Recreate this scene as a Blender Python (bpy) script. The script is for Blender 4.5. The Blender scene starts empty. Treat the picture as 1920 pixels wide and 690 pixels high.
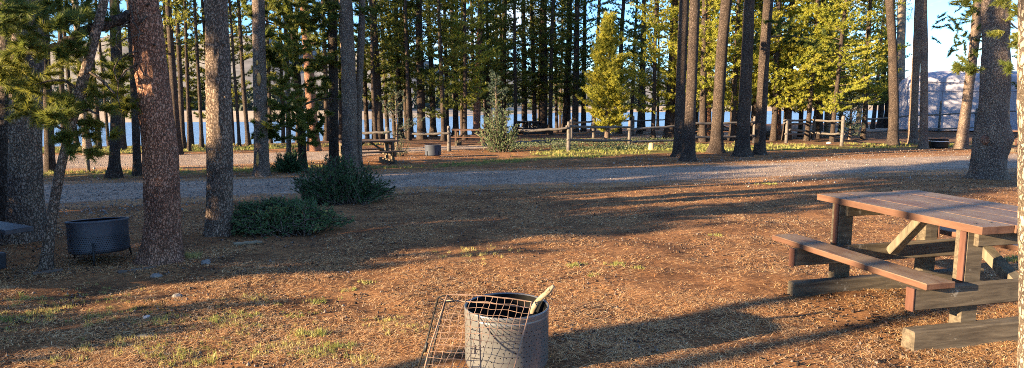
import bpy, math, random
import numpy as np
from mathutils import Vector, Matrix, noise, Quaternion
random.seed(7); rng = np.random.default_rng(7)
S = bpy.context.scene; COL = S.collection
F, PITCH, CH = 1250.0, 0.127, 1.52
CP, SP = math.cos(PITCH), math.sin(PITCH)
SUN_AZ = math.radians(65)      # heading of the shadows, clockwise from +Y
SUN_EL = math.radians(11.5)

# ------------------------------------------------------------------ terrain
EDGE = [(-90, 20), (-50, 22), (-18, 24), (-11, 25), (-4, 33), (5, 44), (28, 62), (80, 90), (160, 120)]
def edge_y(x): return np.interp(x, [e[0] for e in EDGE], [e[1] for e in EDGE])
def macro(x, y):
    z = -0.012 * np.maximum(0, y - 8)
    return z - np.clip((y - edge_y(x)) * 0.3, 0, 2.2)
def ray(px, py):
    u = (px - 960) / F; v = (345 - py) / F
    return u, CP + v * SP, -SP + v * CP
def G(px, py):                   # the ground point seen at a place of the photograph
    a, b, c = ray(px, py); y = 8.0
    for _ in range(60):
        z = -0.012 * max(0, y - 8); y = (z - CH) / c * b
    return Vector((y / b * a, y, z))
def R(px, py, Y):
    a, b, c = ray(px, py); t = Y / b
    return Vector((a * t, Y, CH + c * t))

ROAD = [(-500, 356, 412), (-100, 345, 394), (100, 342, 388), (380, 336, 373), (600, 328, 366), (750, 321, 357), (960, 317, 350), (1150, 314, 347),
        (1300, 310, 341), (1500, 301, 334), (1700, 292, 325), (1920, 286, 320), (2200, 282, 314), (2600, 280, 310)]
LANE = [(-400, 293, 322), (-100, 292, 320), (100, 291, 318), (380, 289, 312), (600, 284, 301), (700, 279, 290), (850, 273, 281), (960, 269, 276), (1060, 262, 270),
        (1200, 255, 262), (1450, 245, 254), (1600, 239, 248), (1700, 236, 243)]
def road_pts(tab, step=14):
    x0, x1 = tab[0][0], tab[-1][0]; out = []
    for px in np.arange(x0, x1 + 1, step):
        a = np.interp(px, [t[0] for t in tab], [t[1] for t in tab]); b = np.interp(px, [t[0] for t in tab], [t[2] for t in tab])
        out.append((G(px, a), G(px, b)))
    return out
ROADP, LANEP = road_pts(ROAD), road_pts(LANE)
def center_arr(P):
    c = np.array([((a + b) / 2)[:2] for a, b in P]); w = np.array([(a - b).length / 2 for a, b in P]); return c, w
_RC = [center_arr(ROADP), center_arr(LANEP)]
def road_d(x, y):                # distance outside the edge of the nearest road (negative inside)
    x = np.asarray(x, float); y = np.asarray(y, float); best = np.full(x.shape, 99.0)
    for c, w in _RC:
        for i in range(0, len(c), 1):
            best = np.minimum(best, np.hypot((x - c[i, 0]) * .35, y - c[i, 1]) - w[i])
    return best

# ------------------------------------------------------------------ helpers
def link(o, parent=None):
    COL.objects.link(o)
    if parent: o.parent = parent
    return o
def tag(o, label=None, cat=None, group=None, kind=None):
    if label: o['label'] = label
    if cat: o['category'] = cat
    if group: o['group'] = group
    if kind: o['kind'] = kind
    return o
def empty(name, loc, label, cat, group=None, rz=0, scale=1):
    o = bpy.data.objects.new(name, None); link(o); o.location = loc; o.rotation_euler = (0, 0, rz); o.scale = (scale,) * 3
    o.empty_display_size = .1
    return tag(o, label, cat, group)
class MB:
    def __init__(s): s.v = []; s.f = []; s.mi = []
    def add(s, vs, fs, mi=0):
        n = len(s.v); s.v += [tuple(v) for v in vs]; s.f += [tuple(i + n for i in f) for f in fs]; s.mi += [mi] * len(fs)
    def box(s, x0, x1, y0, y1, z0, z1, mat=None, b=.004, mi=0, jit=0):
        # a chamfered box
        cx, cy, cz = (x0 + x1) / 2, (y0 + y1) / 2, (z0 + z1) / 2; hx, hy, hz = (x1 - x0) / 2, (y1 - y0) / 2, (z1 - z0) / 2
        b = min(b, hx * .45, hy * .45, hz * .45); vs = []; idx = {}
        for sx in (-1, 1):
            for sy in (-1, 1):
                for sz in (-1, 1):
                    j = [random.uniform(-jit, jit) for _ in range(3)]
                    for k in range(3):
                        p = [sx * (hx - b), sy * (hy - b), sz * (hz - b)]; p[k] += (sx, sy, sz)[k] * b
                        idx[(sx, sy, sz, k)] = len(vs); vs.append(Vector((cx + p[0] + j[0], cy + p[1] + j[1], cz + p[2] + j[2])))
        fs = []
        for k in range(3):
            a, c = (k + 1) % 3, (k + 2) % 3
            for sg in (-1, 1):
                q = []
                for u, w in ((-1, -1), (1, -1), (1, 1), (-1, 1)):
                    t = [0, 0, 0]; t[k] = sg; t[a] = u; t[c] = w; q.append(idx[(*t, k)])
                fs.append(q if sg > 0 else q[::-1])
        for k in range(3):
            a, c = (k + 1) % 3, (k + 2) % 3
            for u in (-1, 1):
                for w in (-1, 1):
                    t0 = [0, 0, 0]; t1 = [0, 0, 0]; t0[k] = -1; t1[k] = 1; t0[a] = t1[a] = u; t0[c] = t1[c] = w
                    q = [idx[(*t0, a)], idx[(*t1, a)], idx[(*t1, c)], idx[(*t0, c)]]
                    fs.append(q if u * w < 0 else q[::-1])
        for sx in (-1, 1):
            for sy in (-1, 1):
                for sz in (-1, 1):
                    q = [idx[(sx, sy, sz, k)] for k in range(3)]; fs.append(q if sx * sy * sz > 0 else q[::-1])
        if mat is not None: vs = [mat @ v for v in vs]
        s.add(vs, fs, mi)
    def tube(s, pts, rad, n=8, mi=0, cap=True, nz=0, nzs=6, seed=0, flat=None):
        pts = [Vector(p) for p in pts]
        if not hasattr(rad, '__len__'): rad = [rad] * len(pts)
        vs = []; t = (pts[1] - pts[0]).normalized(); ref = Vector((1, 0, 0)) if abs(t.x) < .8 else Vector((0, 1, 0))
        nrm = (ref - t * ref.dot(t)).normalized()
        for i, p in enumerate(pts):
            t2 = (pts[min(i + 1, len(pts) - 1)] - pts[max(i - 1, 0)]).normalized()
            nrm = (nrm - t2 * nrm.dot(t2)).normalized(); bn = t2.cross(nrm)
            for k in range(n):
                a = 2 * math.pi * k / n; r = rad[i]; d = nrm * math.cos(a) + bn * math.sin(a)
                if nz: r *= 1 + nz * noise.noise((p + d * rad[i]) * nzs + Vector((seed * 7.1, 0, 0)))
                vs.append(p + d * r)
        m = len(pts); fs = [(i * n + k, i * n + (k + 1) % n, (i + 1) * n + (k + 1) % n, (i + 1) * n + k) for i in range(m - 1) for k in range(n)]
        if cap: fs += [tuple(range(n))[::-1], tuple((m - 1) * n + k for k in range(n))]
        s.add(vs, fs, mi)
    def lathe(s, prof, n=32, mi=0, c=(0, 0, 0)):
        vs = [(c[0] + r * math.cos(2 * math.pi * k / n), c[1] + r * math.sin(2 * math.pi * k / n), c[2] + z) for r, z in prof for k in range(n)]
        fs = [(i * n + k, i * n + (k + 1) % n, (i + 1) * n + (k + 1) % n, (i + 1) * n + k) for i in range(len(prof) - 1) for k in range(n)]
        s.add(vs, fs, mi)
    def build(s, name, mats, parent=None, smooth=True, loc=None, label=None):
        me = bpy.data.meshes.new(name); me.from_pydata(s.v, [], s.f); me.update()
        for m in (mats if isinstance(mats, (list, tuple)) else [mats]): me.materials.append(m)
        me.polygons.foreach_set('material_index', s.mi)
        me.polygons.foreach_set('use_smooth', [smooth] * len(s.f))
        o = bpy.data.objects.new(name, me); link(o, parent)
        if loc is not None: o.location = loc
        if label: o['label'] = label
        return o
def tri_mesh(name, V, mat, tint=None, extra=None, mats=None):
    """V (N,3,3) loose triangles; extra = an MB of wood appended in material slot 1"""
    V = np.asarray(V, np.float32); n = len(V); vv = V.reshape(-1, 3); ev = np.array(extra.v, np.float32).reshape(-1, 3) if extra and extra.v else np.zeros((0, 3), np.float32)
    me = bpy.data.meshes.new(name); ef = extra.f if extra else []
    me.vertices.add(len(vv) + len(ev)); me.vertices.foreach_set('co', np.concatenate([vv, ev]).ravel())
    el = [i + len(vv) for f in ef for i in f]; loops = np.concatenate([np.arange(n * 3), np.array(el, int)]) if el else np.arange(n * 3)
    starts = list(range(0, n * 3, 3)); c = n * 3
    for f in ef: starts.append(c); c += len(f)
    me.loops.add(len(loops)); me.loops.foreach_set('vertex_index', loops.astype(np.int32))
    me.polygons.add(n + len(ef)); me.polygons.foreach_set('loop_start', np.array(starts, np.int32))
    me.polygons.foreach_set('material_index', np.array([0] * n + [1] * len(ef), np.int32))
    me.materials.append(mat)
    if extra: me.materials.append(mats or M['twig'])
    if tint is not None:
        a = me.attributes.new('tint', 'FLOAT', 'POINT'); a.data.foreach_set('value', np.concatenate([np.repeat(tint, 3), np.zeros(len(ev))]).astype(np.float32))
    me.update(); me.validate(); return me
def unit(a): return a / np.maximum(1e-9, np.linalg.norm(a, axis=-1, keepdims=True))
def needles(C, D, n, length, width, spread, tint=None, back=.25):
    """tufts: n needles round each centre C, about direction D"""
    C = np.asarray(C, float); D = unit(np.asarray(D, float)); N = len(C)
    d = unit(D[:, None, :] + rng.normal(0, spread, (N, n, 3)))
    base = C[:, None, :] - D[:, None, :] * (rng.random((N, n, 1)) * back * length * 2)
    L = length * rng.uniform(.7, 1.2, (N, n, 1)); side = unit(np.cross(d, rng.normal(0, 1, (N, n, 3)))) * width / 2
    V = np.stack([base - side, base + side, base + d * L], 2).reshape(-1, 3, 3)
    t = np.zeros(N) if tint is None else np.asarray(tint)
    return V, np.repeat(t, n) + rng.normal(0, .08, N * n)

# ------------------------------------------------------------------ materials
M = {}
def mat(name):
    m = bpy.data.materials.new(name); m.use_nodes = True; nt = m.node_tree; nt.nodes.clear()
    out = nt.nodes.new('ShaderNodeOutputMaterial'); p = nt.nodes.new('ShaderNodeBsdfPrincipled'); nt.links.new(p.outputs[0], out.inputs[0])
    M[name] = m
    def N(t, **kw):
        x = nt.nodes.new('ShaderNode' + t)
        for k, v in kw.items():
            if k.startswith('i_'):
                key = k[2:]; key = int(key) if key.isdigit() else key.replace('_', ' ')
                x.inputs[key].default_value = v
            else: setattr(x, k, v)
        return x
    def L(a, b): nt.links.new(a, b)
    return m, p, N, L, out
def ramp(N, stops, interp='LINEAR'):
    r = N('ValToRGB'); cr = r.color_ramp; cr.interpolation = interp
    while len(cr.elements) < len(stops): cr.elements.new(.5)
    for e, (p, c) in zip(cr.elements, stops): e.position = p; e.color = (*c, 1) if len(c) == 3 else c
    return r
def coords(N, L, scale, kind='Object'):
    tc = N('TexCoord'); mp = N('Mapping'); mp.inputs['Scale'].default_value = scale; L(tc.outputs[kind], mp.inputs[0]); return mp.outputs[0]
def bark(name, dark, mid, light, plate=22, strength=.9, rand=True):
    m, p, N, L, out = mat(name); v = coords(N, L, (1, 1, .5))
    nz = N('TexNoise', i_Scale=plate * .45, i_Detail=6, i_Roughness=.7); L(v, nz.inputs['Vector'])
    mx = N('VectorMath', operation='MULTIPLY_ADD'); L(nz.outputs['Color'], mx.inputs[0]); mx.inputs[1].default_value = (.08,) * 3; L(v, mx.inputs[2])
    vo = N('TexVoronoi', feature='DISTANCE_TO_EDGE', i_Scale=plate); L(mx.outputs[0], vo.inputs['Vector'])
    vc = N('TexVoronoi', i_Scale=plate); L(mx.outputs[0], vc.inputs['Vector'])
    big = N('TexNoise', i_Scale=2.2, i_Detail=5); tc = N('TexCoord'); L(tc.outputs['Object'], big.inputs['Vector'])
    fine = N('TexNoise', i_Scale=48, i_Detail=4, i_Roughness=.75); L(v, fine.inputs['Vector'])
    sm = N('Math', operation='MULTIPLY_ADD', i_1=.26); L(vc.outputs['Color'], sm.inputs[0]); L(fine.outputs['Fac'], sm.inputs[2])
    r = ramp(N, [(.28, dark), (.58, mid), (.88, light)]); L(sm.outputs[0], r.inputs[0])
    e = ramp(N, [(0, (.35, .33, .32)), (.16, (1, 1, 1))]); L(vo.outputs['Distance'], e.inputs[0])
    mu = N('MixRGB', blend_type='MULTIPLY', i_Fac=.8); L(r.outputs[0], mu.inputs[1]); L(e.outputs[0], mu.inputs[2])
    b = ramp(N, [(.3, (.6, .6, .65)), (.7, (1.25, 1.2, 1.1))]); L(big.outputs['Fac'], b.inputs[0])
    m2 = N('MixRGB', blend_type='MULTIPLY', i_Fac=.9); L(mu.outputs[0], m2.inputs[1]); L(b.outputs[0], m2.inputs[2])
    L(m2.outputs[0], p.inputs['Base Color']); p.inputs['Roughness'].default_value = .92; p.inputs['Specular IOR Level'].default_value = .15
    h = N('Math', operation='MULTIPLY_ADD', i_1=.35); L(fine.outputs['Fac'], h.inputs[0]); L(e.outputs[0], h.inputs[2])
    bp = N('Bump', i_Strength=strength, i_Distance=.02); L(h.outputs[0], bp.inputs['Height']); L(bp.outputs[0], p.inputs['Normal'])
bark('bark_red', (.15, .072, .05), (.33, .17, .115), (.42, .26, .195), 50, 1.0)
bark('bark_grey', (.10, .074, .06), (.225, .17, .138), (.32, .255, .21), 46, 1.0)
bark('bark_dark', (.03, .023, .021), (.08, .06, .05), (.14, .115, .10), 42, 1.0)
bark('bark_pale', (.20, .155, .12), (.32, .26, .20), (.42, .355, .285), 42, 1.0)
bark('twig', (.05, .038, .03), (.13, .10, .08), (.24, .20, .17), 40)
def foliage(name, c0, c1, c2, trans=.35, rand=.25):
    m, p, N, L, out = mat(name)
    at = N('Attribute', attribute_name='tint'); oi = N('ObjectInfo')
    a = N('Math', operation='MULTIPLY_ADD', i_1=rand, use_clamp=True); L(oi.outputs['Random'], a.inputs[0]); L(at.outputs['Fac'], a.inputs[2])
    r = ramp(N, [(0, c0), (.5, c1), (1, c2)]); L(a.outputs[0], r.inputs[0])
    L(r.outputs[0], p.inputs['Base Color']); p.inputs['Roughness'].default_value = .5; p.inputs['Specular IOR Level'].default_value = .3
    t = N('BsdfTranslucent'); L(r.outputs[0], t.inputs[0]); mx = N('MixShader', i_0=trans); L(p.outputs[0], mx.inputs[1]); L(t.outputs[0], mx.inputs[2]); L(mx.outputs[0], out.inputs[0])
foliage('needle', (.028, .058, .02), (.11, .14, .03), (.32, .29, .05), .55)
foliage('needle_sunlit', (.12, .17, .03), (.29, .31, .045), (.47, .42, .07), .5)  # yellower copy for lit crowns, sunlight painted into the needle colour
foliage('needle_blue', (.03, .055, .042), (.065, .095, .065), (.15, .17, .09), .25)
foliage('juniper', (.03, .065, .03), (.065, .125, .05), (.12, .19, .08), .2)
foliage('grass_blade', (.10, .15, .035), (.23, .26, .06), (.42, .35, .13), .35)
foliage('cover_leaf', (.05, .085, .04), (.11, .155, .07), (.24, .26, .14), .3)

def litter_nodes(N, L, vec):
    """needle litter colour + height from a vector"""
    n1 = N('TexNoise', i_Scale=1.1, i_Detail=8, i_Roughness=.7); L(vec, n1.inputs['Vector'])
    mp = N('Mapping'); mp.inputs['Rotation'].default_value = (0, 0, .6); mp.inputs['Scale'].default_value = (14, 90, 1); L(vec, mp.inputs[0])
    n2 = N('TexNoise', i_Scale=1, i_Detail=5, i_Roughness=.75, i_Distortion=1.2); L(mp.outputs[0], n2.inputs['Vector'])
    mp3 = N('Mapping'); mp3.inputs['Rotation'].default_value = (0, 0, -.9); mp3.inputs['Scale'].default_value = (16, 80, 1); L(vec, mp3.inputs[0])
    n3 = N('TexNoise', i_Scale=1, i_Detail=5, i_Roughness=.75, i_Distortion=1.2); L(mp3.outputs[0], n3.inputs['Vector'])
    mxv = N('Math', operation='MAXIMUM'); L(n2.outputs['Fac'], mxv.inputs[0]); L(n3.outputs['Fac'], mxv.inputs[1])
    s = N('Math', operation='MULTIPLY_ADD', i_1=.35, i_2=-.16); L(n1.outputs['Fac'], s.inputs[0]); ad = N('Math', operation='ADD'); L(s.outputs[0], ad.inputs[0]); L(mxv.outputs[0], ad.inputs[1])
    r = ramp(N, [(.36, (.045, .026, .017)), (.48, (.18, .088, .042)), (.58, (.36, .185, .082)), (.72, (.57, .37, .18))]); L(ad.outputs[0], r.inputs[0])
    return r.outputs[0], ad.outputs[0]
# ground
m, p, N, L, out = mat('forest_floor'); v = coords(N, L, (1, 1, 1))
lc, lh = litter_nodes(N, L, v)
at = N('Attribute', attribute_name='grass'); gn = N('TexNoise', i_Scale=2.6, i_Detail=7, i_Roughness=.7); L(v, gn.inputs['Vector'])
ga = N('Math', operation='ADD', i_1=-.5); L(at.outputs['Fac'], ga.inputs[0]); gb = N('Math', operation='MULTIPLY_ADD', i_1=1.7, i_2=-.85); L(gn.outputs['Fac'], gb.inputs[0]); gc = N('Math', operation='ADD'); L(ga.outputs[0], gc.inputs[0]); L(gb.outputs[0], gc.inputs[1])
gm = N('MapRange', i_1=-.12, i_2=.12); L(gc.outputs[0], gm.inputs[0])
gs = N('TexNoise', i_Scale=38, i_Detail=5, i_Roughness=.8); L(v, gs.inputs['Vector']); gr = ramp(N, [(.3, (.05, .055, .018)), (.55, (.17, .15, .045)), (.75, (.33, .26, .10))]); L(gs.outputs['Fac'], gr.inputs[0])
dn = N('TexNoise', i_Scale=1.7, i_Detail=9, i_Roughness=.78); L(v, dn.inputs['Vector']); dr = ramp(N, [(.36, (.38, .36, .40)), (.50, (.85, .82, .82)), (.66, (1.12, 1.06, 1.0))]); L(dn.outputs['Fac'], dr.inputs[0]); dm = N('MixRGB', blend_type='MULTIPLY', i_Fac=1); L(lc, dm.inputs[1]); L(dr.outputs[0], dm.inputs[2]); lc = dm.outputs[0]
mx = N('MixRGB'); L(gm.outputs[0], mx.inputs[0]); L(lc, mx.inputs[1]); L(gr.outputs[0], mx.inputs[2])
sd = N('Attribute', attribute_name='soil'); ms = N('MixRGB'); L(sd.outputs['Fac'], ms.inputs[0]); L(mx.outputs[0], ms.inputs[1])
sr = ramp(N, [(.3, (.05, .032, .024)), (.7, (.17, .11, .085))]); L(gs.outputs['Fac'], sr.inputs[0]); L(sr.outputs[0], ms.inputs[2])
L(ms.outputs[0], p.inputs['Base Color']); p.inputs['Roughness'].default_value = .95; p.inputs['Specular IOR Level'].default_value = .1
bp = N('Bump', i_Strength=1, i_Distance=.03); L(lh, bp.inputs['Height']); L(bp.outputs[0], p.inputs['Normal'])
# gravel
m, p, N, L, out = mat('gravel'); v = coords(N, L, (1, 1, 1)); lc, lh = litter_nodes(N, L, v)
vo = N('TexVoronoi', i_Scale=42); L(v, vo.inputs['Vector']); g2 = N('TexNoise', i_Scale=1.4, i_Detail=7, i_Roughness=.7); L(v, g2.inputs['Vector'])
rg = ramp(N, [(0, (.16, .12, .09)), (.5, (.34, .262, .20)), (1, (.56, .45, .355))]); L(vo.outputs['Color'], rg.inputs[0])
r2 = ramp(N, [(.35, (.65, .6, .58)), (.7, (1.15, 1.12, 1.1))]); L(g2.outputs['Fac'], r2.inputs[0]); mm = N('MixRGB', blend_type='MULTIPLY', i_Fac=1); L(rg.outputs[0], mm.inputs[1]); L(r2.outputs[0], mm.inputs[2])
at = N('Attribute', attribute_name='inner'); g3 = N('TexNoise', i_Scale=3.5, i_Detail=8, i_Roughness=.75); L(v, g3.inputs['Vector'])
q = N('Math', operation='MULTIPLY_ADD', i_1=1.6, i_2=-.8); L(g3.outputs['Fac'], q.inputs[0]); q2 = N('Math', operation='ADD'); L(q.outputs[0], q2.inputs[0]); L(at.outputs['Fac'], q2.inputs[1])
ac = N('Attribute', attribute_name='across'); rt = ramp(N, [(.1, (0, 0, 0)), (.28, (.3, .3, .3)), (.40, (.3, .3, .3)), (.5, (-0.0, 0, 0)), (.62, (.3, .3, .3)), (.76, (.3, .3, .3)), (.9, (0, 0, 0))]); L(ac.outputs['Fac'], rt.inputs[0]); q3 = N('Math', operation='ADD'); L(q2.outputs[0], q3.inputs[0]); L(rt.outputs[0], q3.inputs[1]); q4 = N('Math', operation='MINIMUM', i_1=.62); L(at.outputs['Fac'], q4.inputs[0]); q5 = N('Math', operation='ADD'); L(q.outputs[0], q5.inputs[0]); L(q4.outputs[0], q5.inputs[1]); q6 = N('Math', operation='ADD'); L(q5.outputs[0], q6.inputs[0]); L(rt.outputs[0], q6.inputs[1]); q2 = q6
qm = N('MapRange', i_1=.22, i_2=.60); L(q2.outputs[0], qm.inputs[0]); mx = N('MixRGB'); L(qm.outputs[0], mx.inputs[0]); L(lc, mx.inputs[1]); L(mm.outputs[0], mx.inputs[2])
L(mx.outputs[0], p.inputs['Base Color']); p.inputs['Roughness'].default_value = .9; p.inputs['Specular IOR Level'].default_value = .2
bp = N('Bump', i_Strength=.8, i_Distance=.02); L(vo.outputs['Distance'], bp.inputs['Height']); L(bp.outputs[0], p.inputs['Normal'])
# loose needles / chips / pebbles coloured per piece
def pieces(name, stops, rough=.85):
    m, p, N, L, out = mat(name); g = N('NewGeometry'); r = ramp(N, stops); L(g.outputs['Random Per Island'], r.inputs[0]); L(r.outputs[0], p.inputs['Base Color'])
    p.inputs['Roughness'].default_value = rough; p.inputs['Specular IOR Level'].default_value = .25
pieces('dry_needles', [(0, (.05, .028, .02)), (.22, (.16, .075, .035)), (.45, (.46, .215, .08)), (.8, (.70, .41, .17)), (1, (.84, .64, .36))], .7)
pieces('chips', [(0, (.02, .015, .012)), (.6, (.07, .045, .032)), (1, (.22, .17, .14))])
pieces('pebbles', [(0, (.10, .085, .08)), (.6, (.20, .18, .165)), (1, (.34, .31, .28))])
def wood(name, c0, c1, c2, scale=(3, 3, 40), wear=None, rough=.75, axis='Object', wearscale=5, wl=(.52, .6)):
    m, p, N, L, out = mat(name); v = coords(N, L, scale); n1 = N('TexNoise', i_Scale=1, i_Detail=8, i_Roughness=.7, i_Distortion=.5); L(v, n1.inputs['Vector'])
    r = ramp(N, [(.3, c0), (.5, c1), (.72, c2)]); L(n1.outputs['Fac'], r.inputs[0]); col = r.outputs[0]
    if wear:
        n2 = N('TexNoise', i_Scale=wearscale, i_Detail=9, i_Roughness=.75); v2 = coords(N, L, (1, .45, 1)); L(v2, n2.inputs['Vector'])
        k = ramp(N, [(wl[0], (0, 0, 0)), (wl[1], (1, 1, 1))]); L(n2.outputs['Fac'], k.inputs[0])
        fac = k.outputs[0]
        if name == 'painted_board':
            ge = N('NewGeometry'); sz = N('SeparateXYZ'); L(ge.outputs['Normal'], sz.inputs[0]); up_ = N('Math', operation='MULTIPLY', i_1=.85, use_clamp=True); L(sz.outputs['Z'], up_.inputs[0]); kk = N('Math', operation='MULTIPLY'); L(fac, kk.inputs[0]); L(up_.outputs[0], kk.inputs[1]); fac = kk.outputs[0]
        x = N('MixRGB'); L(fac, x.inputs[0]); L(col, x.inputs[1]); x.inputs[2].default_value = (*wear, 1); col = x.outputs[0]
    L(col, p.inputs['Base Color']); p.inputs['Roughness'].default_value = rough; p.inputs['Specular IOR Level'].default_value = .3
    bp = N('Bump', i_Strength=.5, i_Distance=.004); L(n1.outputs['Fac'], bp.inputs['Height']); L(bp.outputs[0], p.inputs['Normal'])
wood('painted_board', (.055, .026, .016), (.095, .047, .029), (.135, .075, .048), (12, 1.6, 12), (.19, .14, .092), .6, wl=(.38, .58))
wood('red_paint', (.05, .021, .014), (.085, .037, .025), (.11, .05, .036), (20, 20, 3), None, .6)
wood('old_timber', (.03, .023, .017), (.085, .068, .047), (.16, .13, .09), (3, 30, 30), (.26, .24, .20), .9, wearscale=7, wl=(.60, .66))
wood('raw_timber', (.05, .042, .03), (.11, .092, .064), (.17, .145, .105), (20, 20, 3), None, .85)
wood('grey_log', (.05, .043, .038), (.105, .092, .083), (.165, .15, .135), (12, 12, 12), None, .9)
wood('dead_wood', (.10, .075, .05), (.20, .16, .11), (.29, .245, .18), (8, 8, 60), None, .8)
wood('dark_board', (.015, .015, .018), (.035, .035, .042), (.06, .06, .07), (30, 2.5, 30), None, .5)
def plain(name, col, rough=.6, metal=0, nz=.3, scale=12, bump=.2, spec=.5, coat=0):
    m, p, N, L, out = mat(name); v = coords(N, L, (1, 1, 1)); n = N('TexNoise', i_Scale=scale, i_Detail=7, i_Roughness=.7); L(v, n.inputs['Vector'])
    r = ramp(N, [(.3, tuple(c * (1 - nz) for c in col)), (.7, tuple(min(1, c * (1 + nz)) for c in col))]); L(n.outputs['Fac'], r.inputs[0]); L(r.outputs[0], p.inputs['Base Color'])
    p.inputs['Roughness'].default_value = rough; p.inputs['Metallic'].default_value = metal; p.inputs['Specular IOR Level'].default_value = spec; p.inputs['Coat Weight'].default_value = coat
    if bump: bp = N('Bump', i_Strength=bump, i_Distance=.01); L(n.outputs['Fac'], bp.inputs['Height']); L(bp.outputs[0], p.inputs['Normal'])
plain('soot', (.006, .006, .006), .9, nz=.4, spec=.1); plain('ash', (.07, .065, .06), .95, nz=.6, scale=40, bump=.8)
plain('black_iron', (.012, .012, .013), .55, .3); plain('rust_wire', (.21, .13, .085), .65, 0, nz=.45, scale=25)
plain('stone', (.16, .145, .135), .9, nz=.35, scale=18, bump=.6); plain('pale_stone', (.36, .34, .32), .9, nz=.2, bump=.6)
plain('cut_wood', (.42, .29, .15), .85, nz=.25, scale=14); plain('white_band', (.62, .62, .64), .6); plain('scar', (.42, .22, .05), .7, nz=.5, scale=14)
plain('cover_cloth', (.33, .33, .40), .8, nz=.06, scale=1.2, bump=.0, spec=.2); plain('seam_tape', (.20, .19, .22), .8); plain('far_wood_leaf', (.05, .065, .045), .9)
plain('hill_scrub', (.20, .185, .165), 1, nz=.4, scale=.16, bump=0, spec=.05); plain('hill_haze', (.075, .125, .20), 1, nz=.3, scale=.006, bump=0, spec=0)  # blue of the distant hills is haze painted into their colour
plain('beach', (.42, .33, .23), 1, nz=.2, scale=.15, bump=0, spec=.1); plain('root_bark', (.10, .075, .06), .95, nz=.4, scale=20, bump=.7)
# enamel drum with rows of punched holes
def enamel(name, col, n_holes, pitch_z, rough, dia=.24, z0=.0, z1=9, metal=0, dirt=.35):
    m, p, N, L, out = mat(name); tc = N('TexCoord'); s = N('SeparateXYZ'); L(tc.outputs['Object'], s.inputs[0])
    a = N('Math', operation='ARCTAN2'); L(s.outputs['Y'], a.inputs[0]); L(s.outputs['X'], a.inputs[1])
    def chain(src, *ops):
        for op, val in ops:
            x = N('Math', operation=op); L(src, x.inputs[0])
            if val is not None: x.inputs[1].default_value = val
            src = x.outputs[0]
        return src
    fz = chain(s.outputs['Z'], ('DIVIDE', pitch_z)); row = chain(fz, ('FLOOR', None), ('MODULO', 2), ('MULTIPLY', .5))
    ua = chain(a.outputs[0], ('MULTIPLY', n_holes / (2 * math.pi))); ub = N('Math', operation='ADD'); L(ua, ub.inputs[0]); L(row, ub.inputs[1])
    ux = chain(ub.outputs[0], ('FRACT', None), ('SUBTRACT', .5), ('POWER', 2)); uz = chain(fz, ('FRACT', None), ('SUBTRACT', .5), ('POWER', 2))
    d = N('Math', operation='ADD'); L(ux, d.inputs[0]); L(uz, d.inputs[1]); hole = chain(d.outputs[0], ('LESS_THAN', dia * dia / 4))
    za = chain(s.outputs['Z'], ('GREATER_THAN', z0)); zb = chain(s.outputs['Z'], ('LESS_THAN', z1)); h2 = N('Math', operation='MULTIPLY'); L(hole, h2.inputs[0]); L(za, h2.inputs[1]); h3 = N('Math', operation='MULTIPLY'); L(h2.outputs[0], h3.inputs[0]); L(zb, h3.inputs[1])
    nz = N('TexNoise', i_Scale=9, i_Detail=7, i_Roughness=.7); L(tc.outputs['Object'], nz.inputs['Vector'])
    r = ramp(N, [(.32, tuple(c * (1 - dirt) for c in col)), (.65, col), (.85, (col[0] * 1.15, col[1] * .95, col[2] * .8))]); L(nz.outputs['Fac'], r.inputs[0])
    x = N('MixRGB'); L(h3.outputs[0], x.inputs[0]); L(r.outputs[0], x.inputs[1]); x.inputs[2].default_value = (.004, .004, .004, 1); L(x.outputs[0], p.inputs['Base Color'])
    rr = ramp(N, [(.3, (rough + .2,) * 3), (.7, (rough,) * 3)]); L(nz.outputs['Fac'], rr.inputs[0]); L(rr.outputs[0], p.inputs['Roughness']); p.inputs['Metallic'].default_value = metal
enamel('drum_near', (.15, .152, .155), 46, .027, .2, z0=.05, z1=.28, metal=.35, dia=.24, dirt=.2)
enamel('drum_blue', (.075, .085, .11), 84, .018, .42, z0=.03, z1=.26, metal=.3, dia=.5)
enamel('drum_dark', (.035, .045, .07), 40, .03, .6, dia=.3)
# water
m, p, N, L, out = mat('lake'); p.inputs['Base Color'].default_value = (.14, .24, .37, 1); p.inputs['Roughness'].default_value = .3; p.inputs['IOR'].default_value = 1.33
v = coords(N, L, (.5, 1.6, 1)); n = N('TexNoise', i_Scale=1.2, i_Detail=6, i_Roughness=.65); L(v, n.inputs['Vector']); bp = N('Bump', i_Strength=.9, i_Distance=.25); L(n.outputs['Fac'], bp.inputs['Height']); L(bp.outputs[0], p.inputs['Normal'])

# ------------------------------------------------------------------ ground, roads, lake, hills
def grid_mesh(name, xs, ys, zf, mat_, attrs=None, kind='structure'):
    X, Y = np.meshgrid(xs, ys); Z = zf(X, Y); nx, ny = len(xs), len(ys)
    me = bpy.data.meshes.new(name); v = np.stack([X, Y, Z], -1).reshape(-1, 3)
    i = np.arange((ny - 1) * (nx - 1)); r, c = i // (nx - 1), i % (nx - 1); a = r * nx + c
    f = np.stack([a, a + 1, a + nx + 1, a + nx], 1)
    me.vertices.add(len(v)); me.vertices.foreach_set('co', v.astype(np.float32).ravel()); me.loops.add(f.size); me.loops.foreach_set('vertex_index', f.ravel().astype(np.int32))
    me.polygons.add(len(f)); me.polygons.foreach_set('loop_start', (np.arange(len(f)) * 4).astype(np.int32)); me.polygons.foreach_set('use_smooth', np.ones(len(f), bool))
    me.materials.append(mat_)
    for k, fn in (attrs or {}).items():
        at = me.attributes.new(k, 'FLOAT', 'POINT'); at.data.foreach_set('value', fn(X, Y).astype(np.float32).ravel())
    me.update(); o = link(bpy.data.objects.new(name, me)); o['kind'] = kind; return o
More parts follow.
